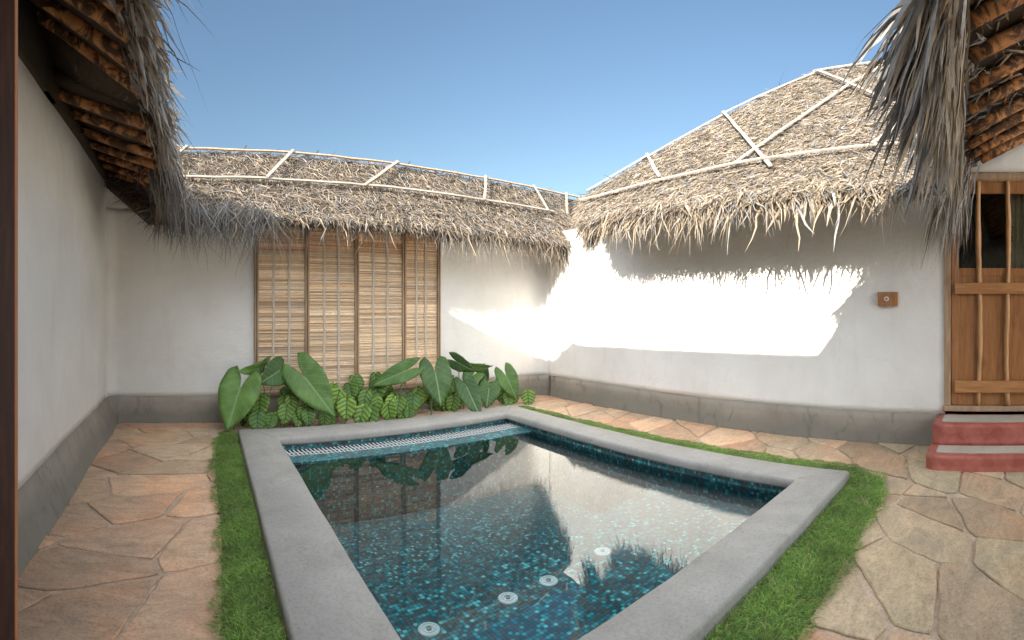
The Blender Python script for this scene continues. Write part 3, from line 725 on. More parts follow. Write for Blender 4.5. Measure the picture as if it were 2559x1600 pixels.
parts.append(fringe(E0, E1, OH, 2600, (.04, .11), (.007, .015), .95, (.1, .9), jit=.03, lo=.15))
parts.append(fringe(E0, E1, OH, 620, (.16, .32), (.009, .018), .95, (.0, .5), jit=.03, lo=.5, droop=.4))
parts.append(fringe(E0, E1, OH, 560, (.10, .22), (.008, .017), .9, (.0, .4), jit=.03, lo=.3, droop=.4))
parts.append(fringe(HR(.75, 1.0), HR(1.9, 1.0), OH, 34, (.28, .42), (.018, .032), .75, (.1, .5), jit=.02, lo=.7, droop=.3, sharp=4))
parts.append(fringe(HR(1.9, 1.0), HR(3.8, 1.0), OH, 40, (.24, .40), (.009, .016), .6, (.1, .5), jit=.02, lo=.6, droop=.5))
parts.append(fringe(HR(3.85, 1.0), HR(4.42, .56), (TR*.6-NR).normalized(), 420, (.06, .16), (.007, .014), .8, (.1, .8), jit=.03, lo=.2))
parts.append(fringe(HR(3.4, 1.0)-Vector((0, 0, .03)), HR(4.2, .75)-Vector((0, 0, .03)), OH, 200, (.12, .30), (.007, .013), .5, (.1, .6), jit=.04, lo=.2))
parts.append(fringe(HE(4.42, .54), HE(4.88, -.02), TR, 420, (.08, .24), (.008, .016), .6, (.1, .7), jit=.05))
hroof = finish('roof', parts, [sh1, sh1b, sh2, sh3], house)
def HL(t, off, o_=.04): return HR(t, off)+hN*o_
L2 = [((4.25, .70), (2.45, .60)), ((2.5, .61), (.5, .57)),
      ((4.36, .50), (3.82, -.02)), ((3.9, .03), (3.18, -.72)), ((3.22, -.70), (2.28, -1.47)), ((2.3, -1.5), (.6, -1.52)),
      ((2.31, .61), (1.60, -.85)), ((1.62, -.80), (1.15, -1.52)),
      ((3.80, .03), (3.14, .62)), ((3.2, -.72), (1.86, .72)), ((2.24, -1.45), (.70, .05)), ((1.0, .58), (.35, -.35))]
for k, (a, b) in enumerate(L2): lath('lath', HL(*a, (.03 if 2 <= k <= 5 else .065)+.012*(k % 3)), HL(*b, (.03 if 2 <= k <= 5 else .065)+.012*(k % 3)), hroof, .038, .012, hN)
tt = .6
while tt < 4.6: pole('rafter', HR(tt, -.2)-hN*.16, HR(tt, .93)-hN*.16, .035, .04, hroof); tt += .5

# door --------------------------------------------------------------
door = empty('door', HW(-.1, -.05, .36)); setparent(door, house)
fr = MB(); F_ = lambda t, off, z: HW(t, off, z)
def hbox(m, t0, t1, o0, o1, z0, z1): m.box(HW(t0, o0, z0), TR*(t1-t0), -NR*(o1-o0), (0, 0, z1-z0))
hbox(fr, .39, .452, -.12, .015, .35, 2.50); hbox(fr, -.665, -.60, -.12, .015, .35, 2.50)
fr.build('door_frame', M_FRAME, door, bevel=.004)
pole('lintel', HW(.47, -.01, 2.53), HW(-.72, -.01, 2.545), .045, .05, door, M_FRAME, .01, 12, .05)
hbox_t = MB(); hbox(hbox_t, -.70, .47, -.12, .035, .335, .385); hbox_t.build('threshold', M_FRAME, door, bevel=.008)
leaf = MB(); D0, D1 = -.045, -.012
hbox(leaf, .315, .385, D0, D1, .39, 2.49); hbox(leaf, -.595, -.525, D0, D1, .39, 2.49)
hbox(leaf, -.525, .315, D0, D1, 2.375, 2.49); hbox(leaf, -.525, .315, D0, D1, 1.60, 1.675)
leaf.build('leaf_frame', M_DOOR, door, bevel=.003)
pn = MB(); hbox(pn, -.525, .315, D0+.006, D1-.006, .39, 1.60); pn.build('leaf_panel', M_DOOR, door)
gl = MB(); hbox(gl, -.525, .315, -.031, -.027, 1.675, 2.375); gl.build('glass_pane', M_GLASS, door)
for t in (.123, -.143, -.41):
    m = MB(); pts = []; rad = []
    for k in range(26):
        z = .392+k*(2.485-.392)/25; pts.append(HW(t+.010*math.sin(z*3.1+t*9)+random.uniform(-.002, .002), .004, z)); rad.append(.023+.003*math.sin(z*7+t*5)+random.uniform(-.0015, .0025))
    m.tube(pts, rad, 10, wob=.05); m.build('branch_bar', M_DOORL, door, smooth=True)
for z0, z1, t0 in ((1.432, 1.535, .350), (.512, .622, .350)):
    m = MB(); hbox(m, -.57, t0, .008, .036, z0, z1); m.build('batten', M_BATTEN, door, bevel=.003)
cu = MB(); n0 = 60
for k in range(n0):
    ta, tb = -.165-.5*k/n0, -.165-.5*(k+1)/n0; oa, ob = (-.085+.016*math.sin(k*.9)+.008*math.sin(k*.37)), (-.085+.016*math.sin((k+1)*.9)+.008*math.sin((k+1)*.37))
    cu.face([HW(ta, oa, 1.4), HW(tb, ob, 1.4), HW(tb, ob, 2.42), HW(ta, oa, 2.42)])
o = cu.build('curtain', M_CURT, door, smooth=True); o.modifiers.new('s', 'SOLIDIFY').thickness = .003
# small dark marks in a column on the curtain
mk = MB()
def hmark(t0, t1, z0, z1): mk.box(HW(t0, -.0665, z0), TR*(t1-t0), -NR*.003, (0, 0, z1-z0))
hmark(-.190, -.176, 2.066, 2.076); hmark(-.194, -.186, 2.056, 2.068)
for (a0, a1, b0, b1) in ((-.196, -.178, 2.035, 2.039), (-.196, -.178, 2.012, 2.016), (-.181, -.178, 2.012, 2.039), (-.196, -.193, 2.012, 2.030)): hmark(a0, a1, b0, b1)
hmark(-.182, -.178, 1.962, 1.992); hmark(-.196, -.180, 1.960, 1.964); hmark(-.193, -.189, 1.966, 1.976)
hmark(-.200, -.176, 1.938, 1.942); hmark(-.190, -.186, 1.930, 1.950)
mk.build('curtain_lettering', M_MARK, door)
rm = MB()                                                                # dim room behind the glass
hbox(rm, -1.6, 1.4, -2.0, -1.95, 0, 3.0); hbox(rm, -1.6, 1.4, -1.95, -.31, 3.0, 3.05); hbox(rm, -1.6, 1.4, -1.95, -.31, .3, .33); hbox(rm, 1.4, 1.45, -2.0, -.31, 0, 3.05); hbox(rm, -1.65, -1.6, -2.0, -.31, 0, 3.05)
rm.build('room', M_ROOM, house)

# steps ---------------------------------------------------------------
st = empty('door_steps', HW(-.15, .37, 0)); tag(st, 'two red painted cement steps with pale inset treads below the wooden door', 'steps')
def step(t0, t1, off, z0, z1, parent, r=.03):
    m = MB(); prof = []
    sect = [(0.0, z0), (off+.025, z0), (off+.008, z0+.03), (off, (z0+z1)/2), (off, z1-r), (off-r*.3, z1-r*.3), (off-r, z1), (.0, z1+.002)]
    K = 24; T0, T1 = t0, t1; rg = []
    for k in range(K+1):
        t = T0+(T1-T0)*k/K; e = min(t-T0, T1-t); sh = .05*(max(0, 1-e/.10))**2; ring = []
        for (o2, z) in sect: ring.append(m.pt(HW(t, min(max(0.016, o2-sh if o2 > .02 else o2), 9), z+random.uniform(-.002, .002)-(sh*.25 if z > z0 else 0))))
        rg.append(ring)
    for a, b in zip(rg, rg[1:]):
        for k in range(len(sect)-1): m.f.append([a[k], b[k], b[k+1], a[k+1]])
    m.f.append(rg[0]); m.f.append(rg[-1][::-1]); return m.build('step', M_RED, parent, smooth=True)
sA_ = step(-.95, .535, .73, -.02, .13, st); sB_ = step(-.95, .520, .41, .125, .305, st)
def inlay(t0, t1, o0, o1, z, parent):
    m = MB(); r = .03; n = 6; pts = []
    for (cx, cy, a0) in ((t1-r, o1-r, 0), (t0+r, o1-r, 90), (t0+r, o0+r, 180), (t1-r, o0+r, 270)):
        for k in range(n+1): a = math.radians(a0+90*k/n); pts.append((cx+r*math.cos(a), cy+r*math.sin(a)))
    tp = [m.pt(HW(a, b, z+.004)) for a, b in pts]; bt = [m.pt(HW(a, b, z-.01)) for a, b in pts]
    m.f.append(tp); K = len(tp)
    for i in range(K): j = (i+1) % K; m.f.append([tp[i], bt[i], bt[j], tp[j]])
    return m.build('tread_inlay', M_INLAY, parent, bevel=0)
inlay(-.92, .455, .46, .665, .132, sA_); inlay(-.92, .44, .06, .335, .307, sB_)

# doorbell ------------------------------------------------------------
db = empty('doorbell', HW(.987, .02, 1.386)); tag(db, 'small wooden plate with a round white button on the white wall by the door', 'doorbell')
m = MB(); hbox(m, .892, 1.083, .000, .046, 1.320, 1.452); m.build('wooden_plate', M_DOOR, db, bevel=.003)
m = MB()
def hdisc(m, t, z, o0, prof, n=24):
    rg = [[m.pt(HW(t+r*math.cos(2*PI*k/n), o0+dz, z+r*math.sin(2*PI*k/n))) for k in range(n)] for r, dz in prof]
    for a, b in zip(rg, rg[1:]):
        for k in range(n): m.f.append([a[k], a[(k+1) % n], b[(k+1) % n], b[k]])
    m.f.append(rg[-1])
hdisc(m, .995, 1.387, .046, [(.023, .0005), (.023, .008), (.019, .011), (.014, .011), (.012, .006)]); m.build('button_ring', M_WHITE, db)
m = MB(); hdisc(m, .995, 1.387, .0525, [(.0115, 0), (.0115, .003), (.006, .003)]); bd = m.build('button_hole', M_DARK, db)
m = MB(); hdisc(m, .995, 1.387, .056, [(.006, 0), (.006, .006), (.003, .008)], 14); m.build('button', M_CHROME, db)

# ---- verandah roof near the camera on the right, with its wall behind the camera
ver = empty('verandah', (2.5, -1.4, 0)); tag(ver, 'near thatched roof on bare orange poles hanging in from the upper right corner', 'roof')
def VR(x, k, dz=0): return Vector((x, .055-k, 2.60+.55*k+dz))           # k = metres back from the eave
vS = Vector((0, 1, -.55)).normalized(); vN = Vector((0, .55, 1)).normalized()
v1, _ = slab('s', [VR(-4.5, 0), VR(4.75, 0), VR(4.75, 4.4), VR(-4.5, 4.4)][::-1], vN, .035, None)
e0, e1 = VR(1.75, .02, -.03), VR(4.62, .02, -.03); OV = (0, 1, 0)
parts = [plane_thatch('t', np.array(VR(0, 2.6)), (1, 0, 0), vS, vN, (1.0, 4.7), (1.2, 2.9), 3500, None, lo=.1)]
parts.append(plane_thatch('t', np.array(VR(0, 2.6, -.045)), (1, 0, 0), vS, -vN, (1.0, 4.75), (.8, 2.9), 3500, None, lo=.0, W=(.01, .024), grey=.6))
parts.append(fringe(e0, e1, OV, 1250, (.20, .46), (.010, .026), .32, (-.02, .34), lo=.35, jit=.025, grey=.35, droop=.3, nseg=6, sharp=4, gain=1.5))
parts.append(fringe(e0, VR(3.3, .02, -.03), OV, 210, (.26, .50), (.012, .028), .34, (.35, 1.0), lo=.05, jit=.03, grey=.75, droop=.8, nseg=7, sharp=5, gain=1.3))
parts.append(fringe(VR(1.9, .0, 0.0), VR(2.7, .0, 0.0), OV, 190, (.28, .56), (.012, .028), .55, (.6, 1.6), lo=.0, jit=.03, grey=.6, droop=.8, nseg=7, sharp=5))
parts.append(fringe(VR(4.0, .02, -.13), VR(4.60, .02, -.13), OV, 420, (.35, .62), (.008, .020), .30, (-.05, .45), lo=.2, jit=.06, grey=.65, droop=.4, nseg=6, gain=1.6))
# plaited rib of the palm leaf: short pieces crossing in a zigzag
def braid(x0, x1, rows):
    out = []
    for r_ in range(rows):
        n = int((x1-x0)/.022); xs = np.linspace(x0, x1, n); sg = 1 if r_ % 2 else -1
        base = np.stack([xs+rng.normal(0, .004, n), np.full(n, .02+.003*r_)+rng.normal(0, .004, n), 2.64-.043*r_+rng.normal(0, .004, n)], 1)
        d = nrm(np.stack([np.full(n, .62*sg), np.full(n, .10), np.full(n, -.75)], 1)+rng.normal(0, .08, (n, 3)))
        wv = nrm(np.cross(d, np.array([0, 1, 0])+rng.normal(0, .2, (n, 3))))
        out.append(ribbons(base, d, wv, rng.uniform(.06, .085, n), rng.uniform(.016, .022, n), np.array([[0, .25, 0]])*np.ones((n, 1)), palmcol(n, .3, .9, .0)*np.array([1.35, 1.12, .9, 1]), 3, 3.0))
    return out
parts += braid(1.5, 4.5, 8)
vroof = finish('roof', parts, [v1], ver, M_FROND)
for x in (.2, .7, 1.2, 1.6, 1.9, 2.2, 2.52, 2.86, 3.2, 3.56, 3.9, 4.2):
    pole('rafter', VR(x, .09+random.uniform(0, .02), -.085), VR(x+random.uniform(-.04, .04), 2.3, -.085), .038, .044, vroof, None, .02, 12)
pole('rafter', VR(4.42, .22, -.10), VR(4.42, 2.2, -.10), .047, .05, vroof, None, .01, 12)
for k in (.10, .36, .62, .88, 1.14, 1.4):
    pole('cross_batten', VR(-3, k, -.022), VR(4.7, k+random.uniform(-.03, .03), -.022), .020, .020, vroof, None, .01, 8)

# open door leaf at the left edge -------------------------------------
dl = empty('open_door', (-.6, 1.16, 0)); tag(dl, 'dark brown wooden door leaf standing open at the left edge beside the white wall', 'door')
m = MB(); m.box((-.80, 1.152, .03), (.4155, 0, 0), (-.001, .018, 0), (0, 0, 2.9)); m.build('leaf_panel', M_LEAFD, dl, bevel=0)
m = MB(); m.box((-.3855, 1.1515, .03), (.003, .0, 0), (-.001, .019, 0), (0, 0, 2.9)); m.build('edge_strip', M_EDGE, dl)
m = MB(); m.box((-.80, 1.1525, .012), (.40, 0, 0), (.012, .016, 0), (0, 0, .017)); m.build('bottom_rail', M_LEAFD, dl)

# ------------------------------------------------------------------ reed screen in the back wall
scn = empty('reed_screen', (2.08, DB-.03, .31)); tag(scn, 'tall four-panel split reed screen in wooden frame on the white back wall', 'screen')
SX0, SX1, SZ0, SZ1 = .905, 3.255, .318, 2.55
fm = MB()
def bbox(m, x0, x1, o0, o1, z0, z1): m.box((x0, DB-o1, z0), (x1-x0, 0, 0), (0, o1-o0, 0), (0, 0, z1-z0))
MUL = [.905, 1.500, 2.115, 2.745, 3.245]
bbox(fm, SX0-.028, SX1+.022, .015, .05, SZ0-.018, SZ0+.012); bbox(fm, SX0-.02, SX1+.02, .015, .05, SZ1-.03, SZ1)
for k, x in enumerate(MUL):
    w_ = .022 if k in (0, 4) else .026
    bbox(fm, x-w_, x-.003, .012, .052, SZ0+.012, SZ1-.03); bbox(fm, x+.003, x+w_, .012, .056, SZ0+.012, SZ1-.03)
fm.build('screen_frame', M_SCREENF, scn, bevel=.003)
bk = MB(); bbox(bk, SX0, SX1, .0135, .0165, SZ0+.012, SZ1-.03); bk.build('backing_cloth', m_plain('white_backing', (.55, .53, .49), .9), scn)
reedc = np.array([[.46, .31, .165], [.52, .37, .21], [.36, .235, .125], [.58, .44, .29], [.27, .165, .09], [.50, .38, .26]])
for pi, (xa, xb) in enumerate(zip(MUL, MUL[1:])):
    xa += .028; xb -= .028; z = SZ0+.02; V = []; F = []; K = []; nx = 12; xs = np.linspace(xa, xb, nx)
    while z < SZ1-.04:
        h = rng.uniform(.0045, .0095); c = reedc[rng.integers(6)]*rng.uniform(1.1, 2.1)*np.array([1, 1.03, 1.12])
        top = z > 1.95; c = c*(np.array([1.1, .92, .8]) if top else np.array([1, .98, .95]))
        y = DB-.030+.004*np.sin(np.arange(nx)*PI/1.5+(len(V) % 2)*PI)+rng.normal(0, .0008, nx); dz = np.cumsum(rng.normal(0, .0008, nx))
        o0 = len(V)
        for i in range(nx): V += [(xs[i], y[i], z+dz[i]), (xs[i], y[i]-.003, z+h/2+dz[i]), (xs[i], y[i], z+h+dz[i])]; K += [(*c, 1)]*3
        for i in range(nx-1):
            a = o0+3*i; F += [(a, a+3, a+4, a+1), (a+1, a+4, a+5, a+2)]
        gap = rng.uniform(.0, .0016) if rng.random() > (.16 if not top else .03) else rng.uniform(.003, .009)
        z += h+gap
    pnl = npmesh('reed_panel', np.array(V), np.array(F), M_REED, scn, np.array(K))
    for f in (.30, .66):
        x = xa+(xb-xa)*f+rng.uniform(-.02, .02); m = MB(); n_ = 40; prev = None
        for i in range(n_+1):
            zz_ = SZ0+.015+(SZ1-.05-SZ0)*i/n_; xx = x+.003*math.sin(i*.5+pi); yy = DB-.040-.0015*(i % 2)
            cur = (m.pt((xx-.012, yy, zz_)), m.pt((xx+.012, yy, zz_)))
            if prev: m.f.append([prev[0], prev[1], cur[1], cur[0]])
            prev = cur
        o = m.build('tape', M_RIBBON, pnl); o.modifiers.new('s', 'SOLIDIFY').thickness = .0015

# ------------------------------------------------------------------ planting bed and grass
sb = MB(); K = 30
def bedf(x, y): return -.004+.022*math.sin(PI*min(1, max(0, (y-4.93)/.66)))
xs = [.30+(4.45-.30)*i/60 for i in range(61)]; ys = [4.90+(5.62-4.90)*j/12 for j in range(13)]
gi = [[sb.pt((x, y, bedf(x, y)+random.uniform(-.006, .008)-(.03 if i in (0, 60) or j in (0, 12) else 0))) for j, y in enumerate(ys)] for i, x in enumerate(xs)]
for i in range(60):
    for j in range(12): sb.f.append([gi[i][j], gi[i+1][j], gi[i+1][j+1], gi[i][j+1]])
o = sb.build('soil', M_SOIL, smooth=True); tag(o, kind='structure')

# lawn strip round the pool: outline outside, coping inside
OUTER = [(.44, 5.12), (.345, 4.6), (.285, 3.96), (.24, 2.8), (.165, 1.95), (.14, 1.1), (.22, .72), (.6, .60), (1.3, .60), (1.86, .60), (2.21, .575), (2.8, .545), (3.5, .52), (3.78, .60), (3.97, .85), (4.00, 1.3), (4.07, 2.6), (4.13, 3.8), (4.19, 4.98)]
INNER = [(.63, 5.02), (.60, 4.6), (.545, 3.9), (.475, 2.8), (.425, 1.95), (.39, 1.3), (.40, 1.03), (.6, 1.01), (1.3, .965), (1.86, .93), (2.21, .91), (2.8, .875), (3.5, .83), (3.60, .83), (3.625, .87), (3.655, 1.3), (3.745, 2.6), (3.83, 3.8), (3.90, 4.95)]
def wav(i, t): return .012*math.sin(i*2.1+t*7)+.008*math.sin(i*5.3+t*13)
nG = 95000; seg = rng.integers(0, len(OUTER)-1, nG*2)
Oa = np.array(OUTER); Ia = np.array(INNER)
sega = np.array([.5*(np.linalg.norm(Oa[i+1]-Oa[i])+np.linalg.norm(Ia[i+1]-Ia[i]))*.5*(np.linalg.norm(Oa[i]-Ia[i])+np.linalg.norm(Oa[i+1]-Ia[i+1])) for i in range(len(Oa)-1)])
seg = rng.choice(len(Oa)-1, nG, p=sega/sega.sum()); tt_ = rng.random(nG)
v_ = rng.random(nG)*1.02-.02
Op = Oa[seg]*(1-tt_)[:, None]+Oa[seg+1]*tt_[:, None]; Ip = Ia[seg]*(1-tt_)[:, None]+Ia[seg+1]*tt_[:, None]
rag = .02*np.sin((Op[:, 0]+Op[:, 1])*9)+.014*np.sin((Op[:, 0]-1.7*Op[:, 1])*23); 
gp = Op*(1-v_[:, None])+Ip*v_[:, None]
outd = nrm(Op-Ip); gp = gp+outd*(rag*(1-v_)*1.0)[:, None]
mound = .018+.03*np.sqrt(np.clip(np.sin(PI*np.clip(v_*.8+.12, 0, 1)), 0, 1))
base = np.concatenate([gp, (mound-.012)[:, None]], 1)
n = nG; az_ = rng.uniform(0, 2*PI, n); ln = rng.uniform(.15, 1.0, n)
d = nrm(np.stack([np.cos(az_)*ln, np.sin(az_)*ln, np.ones(n)], 1)+np.concatenate([outd*((1-v_)**3*.9)[:, None], np.zeros((n, 1))], 1))
wv = nrm(np.cross(d, rng.normal(0, 1, (n, 3))))
patch = .5+.5*np.sin(gp[:, 0]*11+2*np.sin(gp[:, 1]*7))*np.sin(gp[:, 1]*9+1.5*np.sin(gp[:, 0]*13))
t_ = np.clip(rng.normal(.45, .28, n)+.25*(patch-.5), 0, 1)[:, None]
gc = np.array([.070, .165, .024])*(1-t_)+np.array([.29, .46, .085])*t_
dry = (rng.random(n) < .08+.25*(patch < .12)+.25*(v_ < .08))[:, None]; gc = np.where(dry, np.array([.40, .35, .17])*rng.uniform(.6, 1.1, (n, 1)), gc)
far = np.where(gp[:, 0] > 3.7, .75, 1.0)
V, F, Kc = ribbons(base, d, wv, rng.uniform(.014, .038, n)*(.8+.5*patch)*far, rng.uniform(.0022, .0040, n), np.stack([np.cos(az_)*.5, np.sin(az_)*.5, -np.full(n, .35)], 1), np.concatenate([gc, np.ones((n, 1))], 1), 2, 2.0)
tm = MB(); rg = []
for i in range(len(OUTER)-1):
    for k in range(6):
        t = k/6; Oq, Iq = lerp2(OUTER[i], OUTER[i+1], t), lerp2(INNER[i], INNER[i+1], t); row = []
        for j in range(7):
            v = j/6; x, y = lerp2(Oq, Iq, v); z = -.005 if j in (0,) else .004+.03*math.sqrt(max(0, math.sin(PI*min(1, v*.8+.12))))
            row.append(tm.pt((x, y, z-.004)))
        rg.append(row)
for a, b in zip(rg, rg[1:]):
    for k in range(6): tm.f.append([a[k], b[k], b[k+1], a[k+1]])
tv = np.array(tm.v); tf = np.array(tm.f)
V2, F2, K2 = merge([(V, F, Kc), (tv, tf, np.tile([[.085, .15, .035, 1]], (len(tv), 1)))])
o = npmesh('grass', V2, F2, M_GRASS, None, K2); tag(o, 'short green lawn grass edging the pool rim', 'grass', kind='stuff')

# ------------------------------------------------------------------ plants
BIG= [(0, [0.65, 5.15, 0.435], [0.493, 4.98, 0.059], 0.216, 8), (1, [0.867, 5.3, 0.653], [0.633, 5.1, 0.632], 0.072, -50), (1, [0.886, 5.32, 0.658], [1.075, 5.45, 0.771], 0.056, 50), (1, [1.087, 5.3, 0.608], [0.866, 5.15, 0.507], 0.153, -25), (2, [1.385, 5.2, 0.531], [1.624, 4.92, 0.17], 0.208, 5), (2, [1.253, 5.45, 0.393], [1.395, 5.4, 0.329], 0.1, 20), (3, [2.55, 5.25, 0.553], [2.17, 5.35, 0.389], 0.122, -10), (4, [2.967, 5.2, 0.498], [2.948, 5.02, 0.148], 0.196, -5), (5, [3.34, 5.3, 0.62], [3.508, 5.15, 0.497], 0.112, 45), (5, [3.565, 5.3, 0.54], [3.943, 5.3, 0.504], 0.072, 55), (5, [3.298, 5.0, 0.32], [3.294, 4.72, -0.024], 0.134, 10), (5, [3.632, 5.4, 0.419], [3.461, 5.35, 0.323], 0.136, 20), (6, [3.786, 5.25, 0.241], [3.679, 5.15, 0.029], 0.15, 0), (6, [4.047, 5.2, 0.378], [4.107, 5.05, 0.093], 0.141, 0), (6, [3.833, 5.45, 0.447], [3.87, 5.4, 0.282], 0.089, 30)]
SMALL= [(0, [0.891, 5.3, 0.27], [0.865, 5.22, 0.154], 0.075), (0, [0.801, 5.35, 0.18], [0.777, 5.27, 0.075], 0.069), (0, [0.826, 5.05, 0.176], [0.81, 4.97, 0.064], 0.074), (0, [0.992, 5.15, 0.146], [0.958, 5.07, 0.068], 0.055), (0, [0.75, 5.45, 0.12], [0.715, 5.37, 0.047], 0.051), (1, [1.163, 5.2, 0.214], [1.126, 5.12, 0.105], 0.072), (1, [1.18, 5.35, 0.286], [1.181, 5.27, 0.184], 0.066), (1, [1.29, 5.15, 0.156], [1.255, 5.07, 0.076], 0.055), (1, [1.284, 5.4, 0.31], [1.249, 5.32, 0.223], 0.058), (1, [1.42, 5.3, 0.297], [1.413, 5.22, 0.21], 0.057), (1, [1.374, 5.1, 0.188], [1.361, 5.02, 0.097], 0.061), (2, [1.778, 5.45, 0.406], [1.741, 5.37, 0.345], 0.043), (2, [1.586, 5.2, 0.12], [1.561, 5.12, 0.038], 0.057), (2, [1.789, 5.35, 0.244], [1.787, 5.27, 0.154], 0.059), (2, [1.825, 5.15, 0.248], [1.788, 5.07, 0.117], 0.084), (2, [1.959, 5.4, 0.382], [1.95, 5.32, 0.272], 0.069), (2, [1.711, 5.3, 0.171], [1.674, 5.22, 0.098], 0.052), (3, [2.036, 5.0, 0.172], [1.99, 4.92, 0.046], 0.083), (3, [2.184, 5.25, 0.243], [2.154, 5.17, 0.123], 0.077), (3, [2.293, 5.4, 0.378], [2.265, 5.32, 0.242], 0.084), (3, [2.293, 5.08, 0.181], [2.282, 5.0, 0.064], 0.075), (3, [2.46, 5.45, 0.311], [2.435, 5.37, 0.226], 0.056), (3, [2.143, 5.4, 0.299], [2.095, 5.32, 0.207], 0.061), (4, [2.502, 5.25, 0.215], [2.44, 5.17, 0.11], 0.07), (4, [2.573, 5.12, 0.121], [2.525, 5.04, 0.05], 0.051), (4, [2.687, 5.25, 0.231], [2.632, 5.17, 0.104], 0.082), (4, [2.886, 5.4, 0.274], [2.83, 5.32, 0.17], 0.068), (4, [2.525, 5.4, 0.237], [2.468, 5.32, 0.144], 0.062), (5, [3.305, 5.35, 0.126], [3.223, 5.27, 0.018], 0.073), (5, [3.471, 5.4, 0.261], [3.386, 5.32, 0.121], 0.089), (5, [3.412, 5.45, 0.176], [3.346, 5.37, 0.062], 0.075), (5, [3.248, 5.4, 0.098], [3.187, 5.32, 0.014], 0.059), (6, [4.067, 5.3, 0.205], [3.979, 5.22, 0.074], 0.085), (6, [4.233, 5.3, 0.045], [4.174, 5.22, -0.042], 0.06), (6, [4.065, 5.2, 0.129], [4.015, 5.12, 0.038], 0.061), (7, [4.365, 5.15, 0.108], [4.307, 5.07, -0.007], 0.075)]
def leaf_mesh(A, T, hw, roll, kind, rs):
    """one leaf blade: A = where the stalk joins, T = tip; faces the court, rolled about its midrib"""
    A, T = Vector(A), Vector(T); X = (T-A); Lt = X.length; X.normalize()
    view = (Vector((0, 0, EYE))-A).normalized(); up = Vector((0, -.35, .9))
    Nn = (view*.8+up*.35); Nn = (Nn-X*Nn.dot(X)).normalized(); Nn = Matrix.Rotation(math.radians(roll), 3, X) @ Nn; Y = Nn.cross(X).normalized()
    m = MB(); uvs = []; NA = 44; NRG = 6; rows = []
    def rad(th):
        # th = 0 tip, pi = sinus
        a = abs(th)
        if kind == 'big':
            pts = [(0, 1.0), (.22, .80), (.5, .72), (.9, .66), (1.4, .66), (1.9, .70), (2.3, .74), (2.62, .70), (2.88, .42), (3.0, .18), (PI, .06)]
        else:
            pts = [(0, 1.0), (.25, .88), (.6, .80), (1.1, .74), (1.7, .66), (2.2, .62), (2.6, .58), (2.9, .46), (PI, .30)]
        for (a0, r0), (a1, r1) in zip(pts, pts[1:]):
            if a <= a1: f = (a-a0)/(a1-a0); f = f*f*(3-2*f); return r0+(r1-r0)*f
        return pts[-1][1]
    wmax = max(rad(t)*math.sin(t) for t in np.linspace(0, PI, 40))
    ky = hw/(wmax*Lt)
    if kind == 'small': Lt *= 1.18; hw *= 1.32; ky = hw/(wmax*Lt)
    ph = rs.uniform(0, 6); ph2 = rs.uniform(0, 6)
    c = m.pt(A)
    uvl = {c: (0.3, 0)}
    for r in range(1, NRG+1):
        row = []
        for k in range(NA):
            th = -PI+2*PI*(k+.5)/NA; rr = rad(th)*r/NRG; x = rr*math.cos(th)*Lt; y = rr*math.sin(th)*Lt*ky
            u, v = x/Lt, y/(hw*1.0)
            z = hw*(.22*abs(v)-.10*v*v) - Lt*.16*max(0, u)**2 - Lt*.10*max(0, -u)**1.5 + hw*.06*math.sin(th*5+ph)*(r/NRG)**3 + hw*.05*math.sin(th*9+ph2)*(r/NRG)**4
            i = m.pt(A+X*x+Y*y+Nn*z); row.append(i); uvl[i] = (.3+u*.7, v*.5)
        rows.append(row)
    for k in range(NA): m.f.append([c, rows[0][k], rows[0][(k+1) % NA]])
    for a, b in zip(rows, rows[1:]):
        for k in range(NA): m.f.append([a[k], b[k], b[(k+1) % NA], a[(k+1) % NA]])
    for fi, f in enumerate(m.f): m.uv[fi] = [uvl[i] for i in f]
    return m
PLBL = {('big', 0): 'large heart-shaped elephant ear leaf at the left end of the bed, touching the lawn',
        ('big', 1): 'elephant ear plant with folded dark leaves on long stalks before the screen\'s left edge',
        ('big', 2): 'elephant ear plant with one long drooping leaf before the screen\'s second panel',
        ('big', 3): 'elephant ear leaf tilted sideways on a bent stalk before the third panel',
        ('big', 4): 'broad upright elephant ear leaf in front of the screen\'s fourth panel',
        ('big', 5): 'elephant ear plant with a pale leaf drooping over the pool rim',
        ('big', 6): 'elephant ear plant with a tall narrow leaf at the right end of the bed',
        ('small', 0): 'low dark-veined plant beside the largest heart-shaped leaf at the left end',
        ('small', 1): 'low dark-veined plant clump under the long drooping leaf',
        ('small', 2): 'low dark-veined plant with bright ribbed leaves before the screen\'s middle post',
        ('small', 3): 'low dark-veined plant with a pale leaf lying on the pool rim',
        ('small', 4): 'low dark-veined plant with a yellowing leaf before the third screen panel',
        ('small', 5): 'low dark-veined plant behind the pale leaf that droops over the rim',
        ('small', 6): 'low dark-veined plant under the tall narrow leaf near the pool corner',
        ('small', 7): 'single small ribbed plant standing alone at the far right of the bed'}
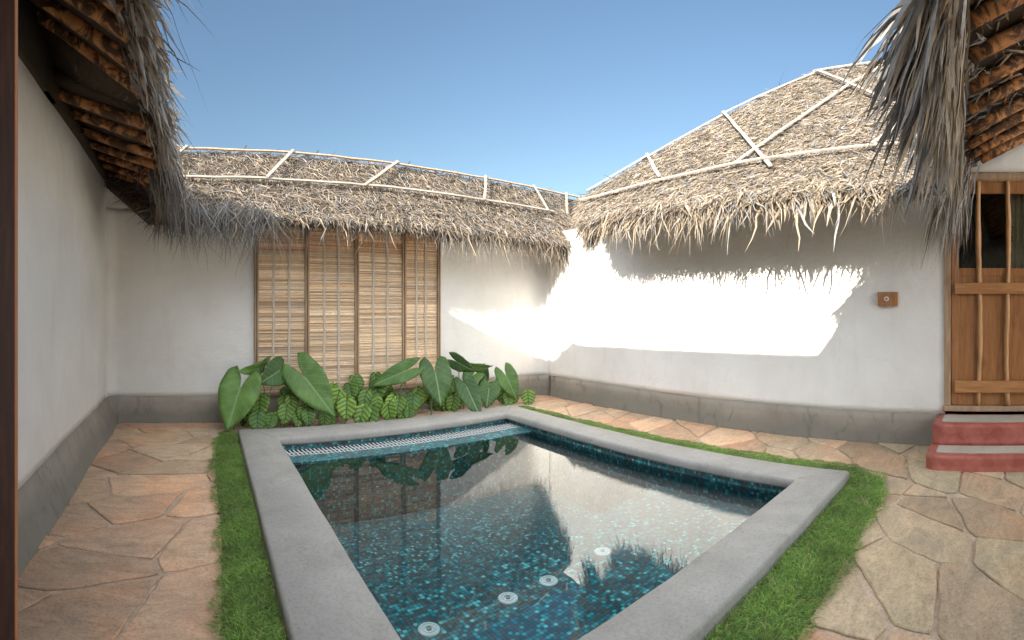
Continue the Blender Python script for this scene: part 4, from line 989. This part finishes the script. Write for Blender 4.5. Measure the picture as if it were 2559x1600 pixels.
def tubepath(a, b, lift, n=9):
    a, b = Vector(a), Vector(b); out = []
    for i in range(n+1):
        t = i/n; p = a.lerp(b, t); p.x = a.x+(b.x-a.x)*t**1.7; p.y = a.y+(b.y-a.y)*t**1.9; p.z = a.z+(b.z-a.z)*(1-(1-t)**1.25); out.append(p)
    return out
rs = random.Random(9)
for kind, DATA, gname in (('big', BIG, 'tall elephant ear plants in the bed'), ('small', SMALL, 'low dark-veined plants in the bed')):
    ids = sorted(set(d[0] for d in DATA))
    for pid in ids:
        ls = [d for d in DATA if d[0] == pid]
        if kind == 'small':                                     # further leaves of the same clump, half hidden behind
            extra = []
            for d_ in ls:
                if len(ls) > 1:
                    for _ in range(1):
                        dx, dy, dz_ = rs.uniform(-.13, .13), rs.uniform(.03, .16), rs.uniform(-.05, .09)
                        y0 = min(5.5, d_[1][1]+dy)
                        extra.append((pid, [d_[1][0]+dx, y0, d_[1][2]+dz_], [d_[2][0]+dx*1.5, y0-.06, d_[2][2]+dz_], d_[3]*rs.uniform(.7, 1.0)))
            ls = ls+extra
        cx = sum(d[1][0] for d in ls)/len(ls); cy = min(5.5, max(5.08, sum(d[1][1] for d in ls)/len(ls)+.08))
        root = empty('elephant_ear_plant' if kind == 'big' else 'ribbed_leaf_plant', (cx, cy, .0))
        tag(root, PLBL[(kind, pid)], 'plant', gname)
        for k, dta in enumerate(ls):
            A, T, hw = list(dta[1]), list(dta[2]), dta[3]; roll = dta[4] if kind == 'big' else rs.uniform(-28, 28)
            if kind == 'small': A[2] = max(A[2], .13); T[2] = max(T[2], .02)
            elif pid == 5 and T[2] < .06: T[2] = .03
            lo = leaf_mesh(A, T, hw, roll, kind, rs).build('leaf', M_BIG if kind == 'big' else M_SMALL, root, smooth=True)
            sd = lo.modifiers.new('s', 'SOLIDIFY'); sd.thickness = .0012
            b = Vector((cx+rs.uniform(-.06, .06), cy+rs.uniform(-.04, .05), .0)); r0 = .008 if kind == 'big' else .0035
            if kind == 'small': b = Vector((A[0]+rs.uniform(-.05, .05), min(5.5, A[1]+.07), 0))
            m = MB(); pts = tubepath(b, A, .1); m.tube(pts, [r0*(1-.5*i/9) for i in range(10)], 7); m.build('stalk', M_STEM, root, smooth=True)
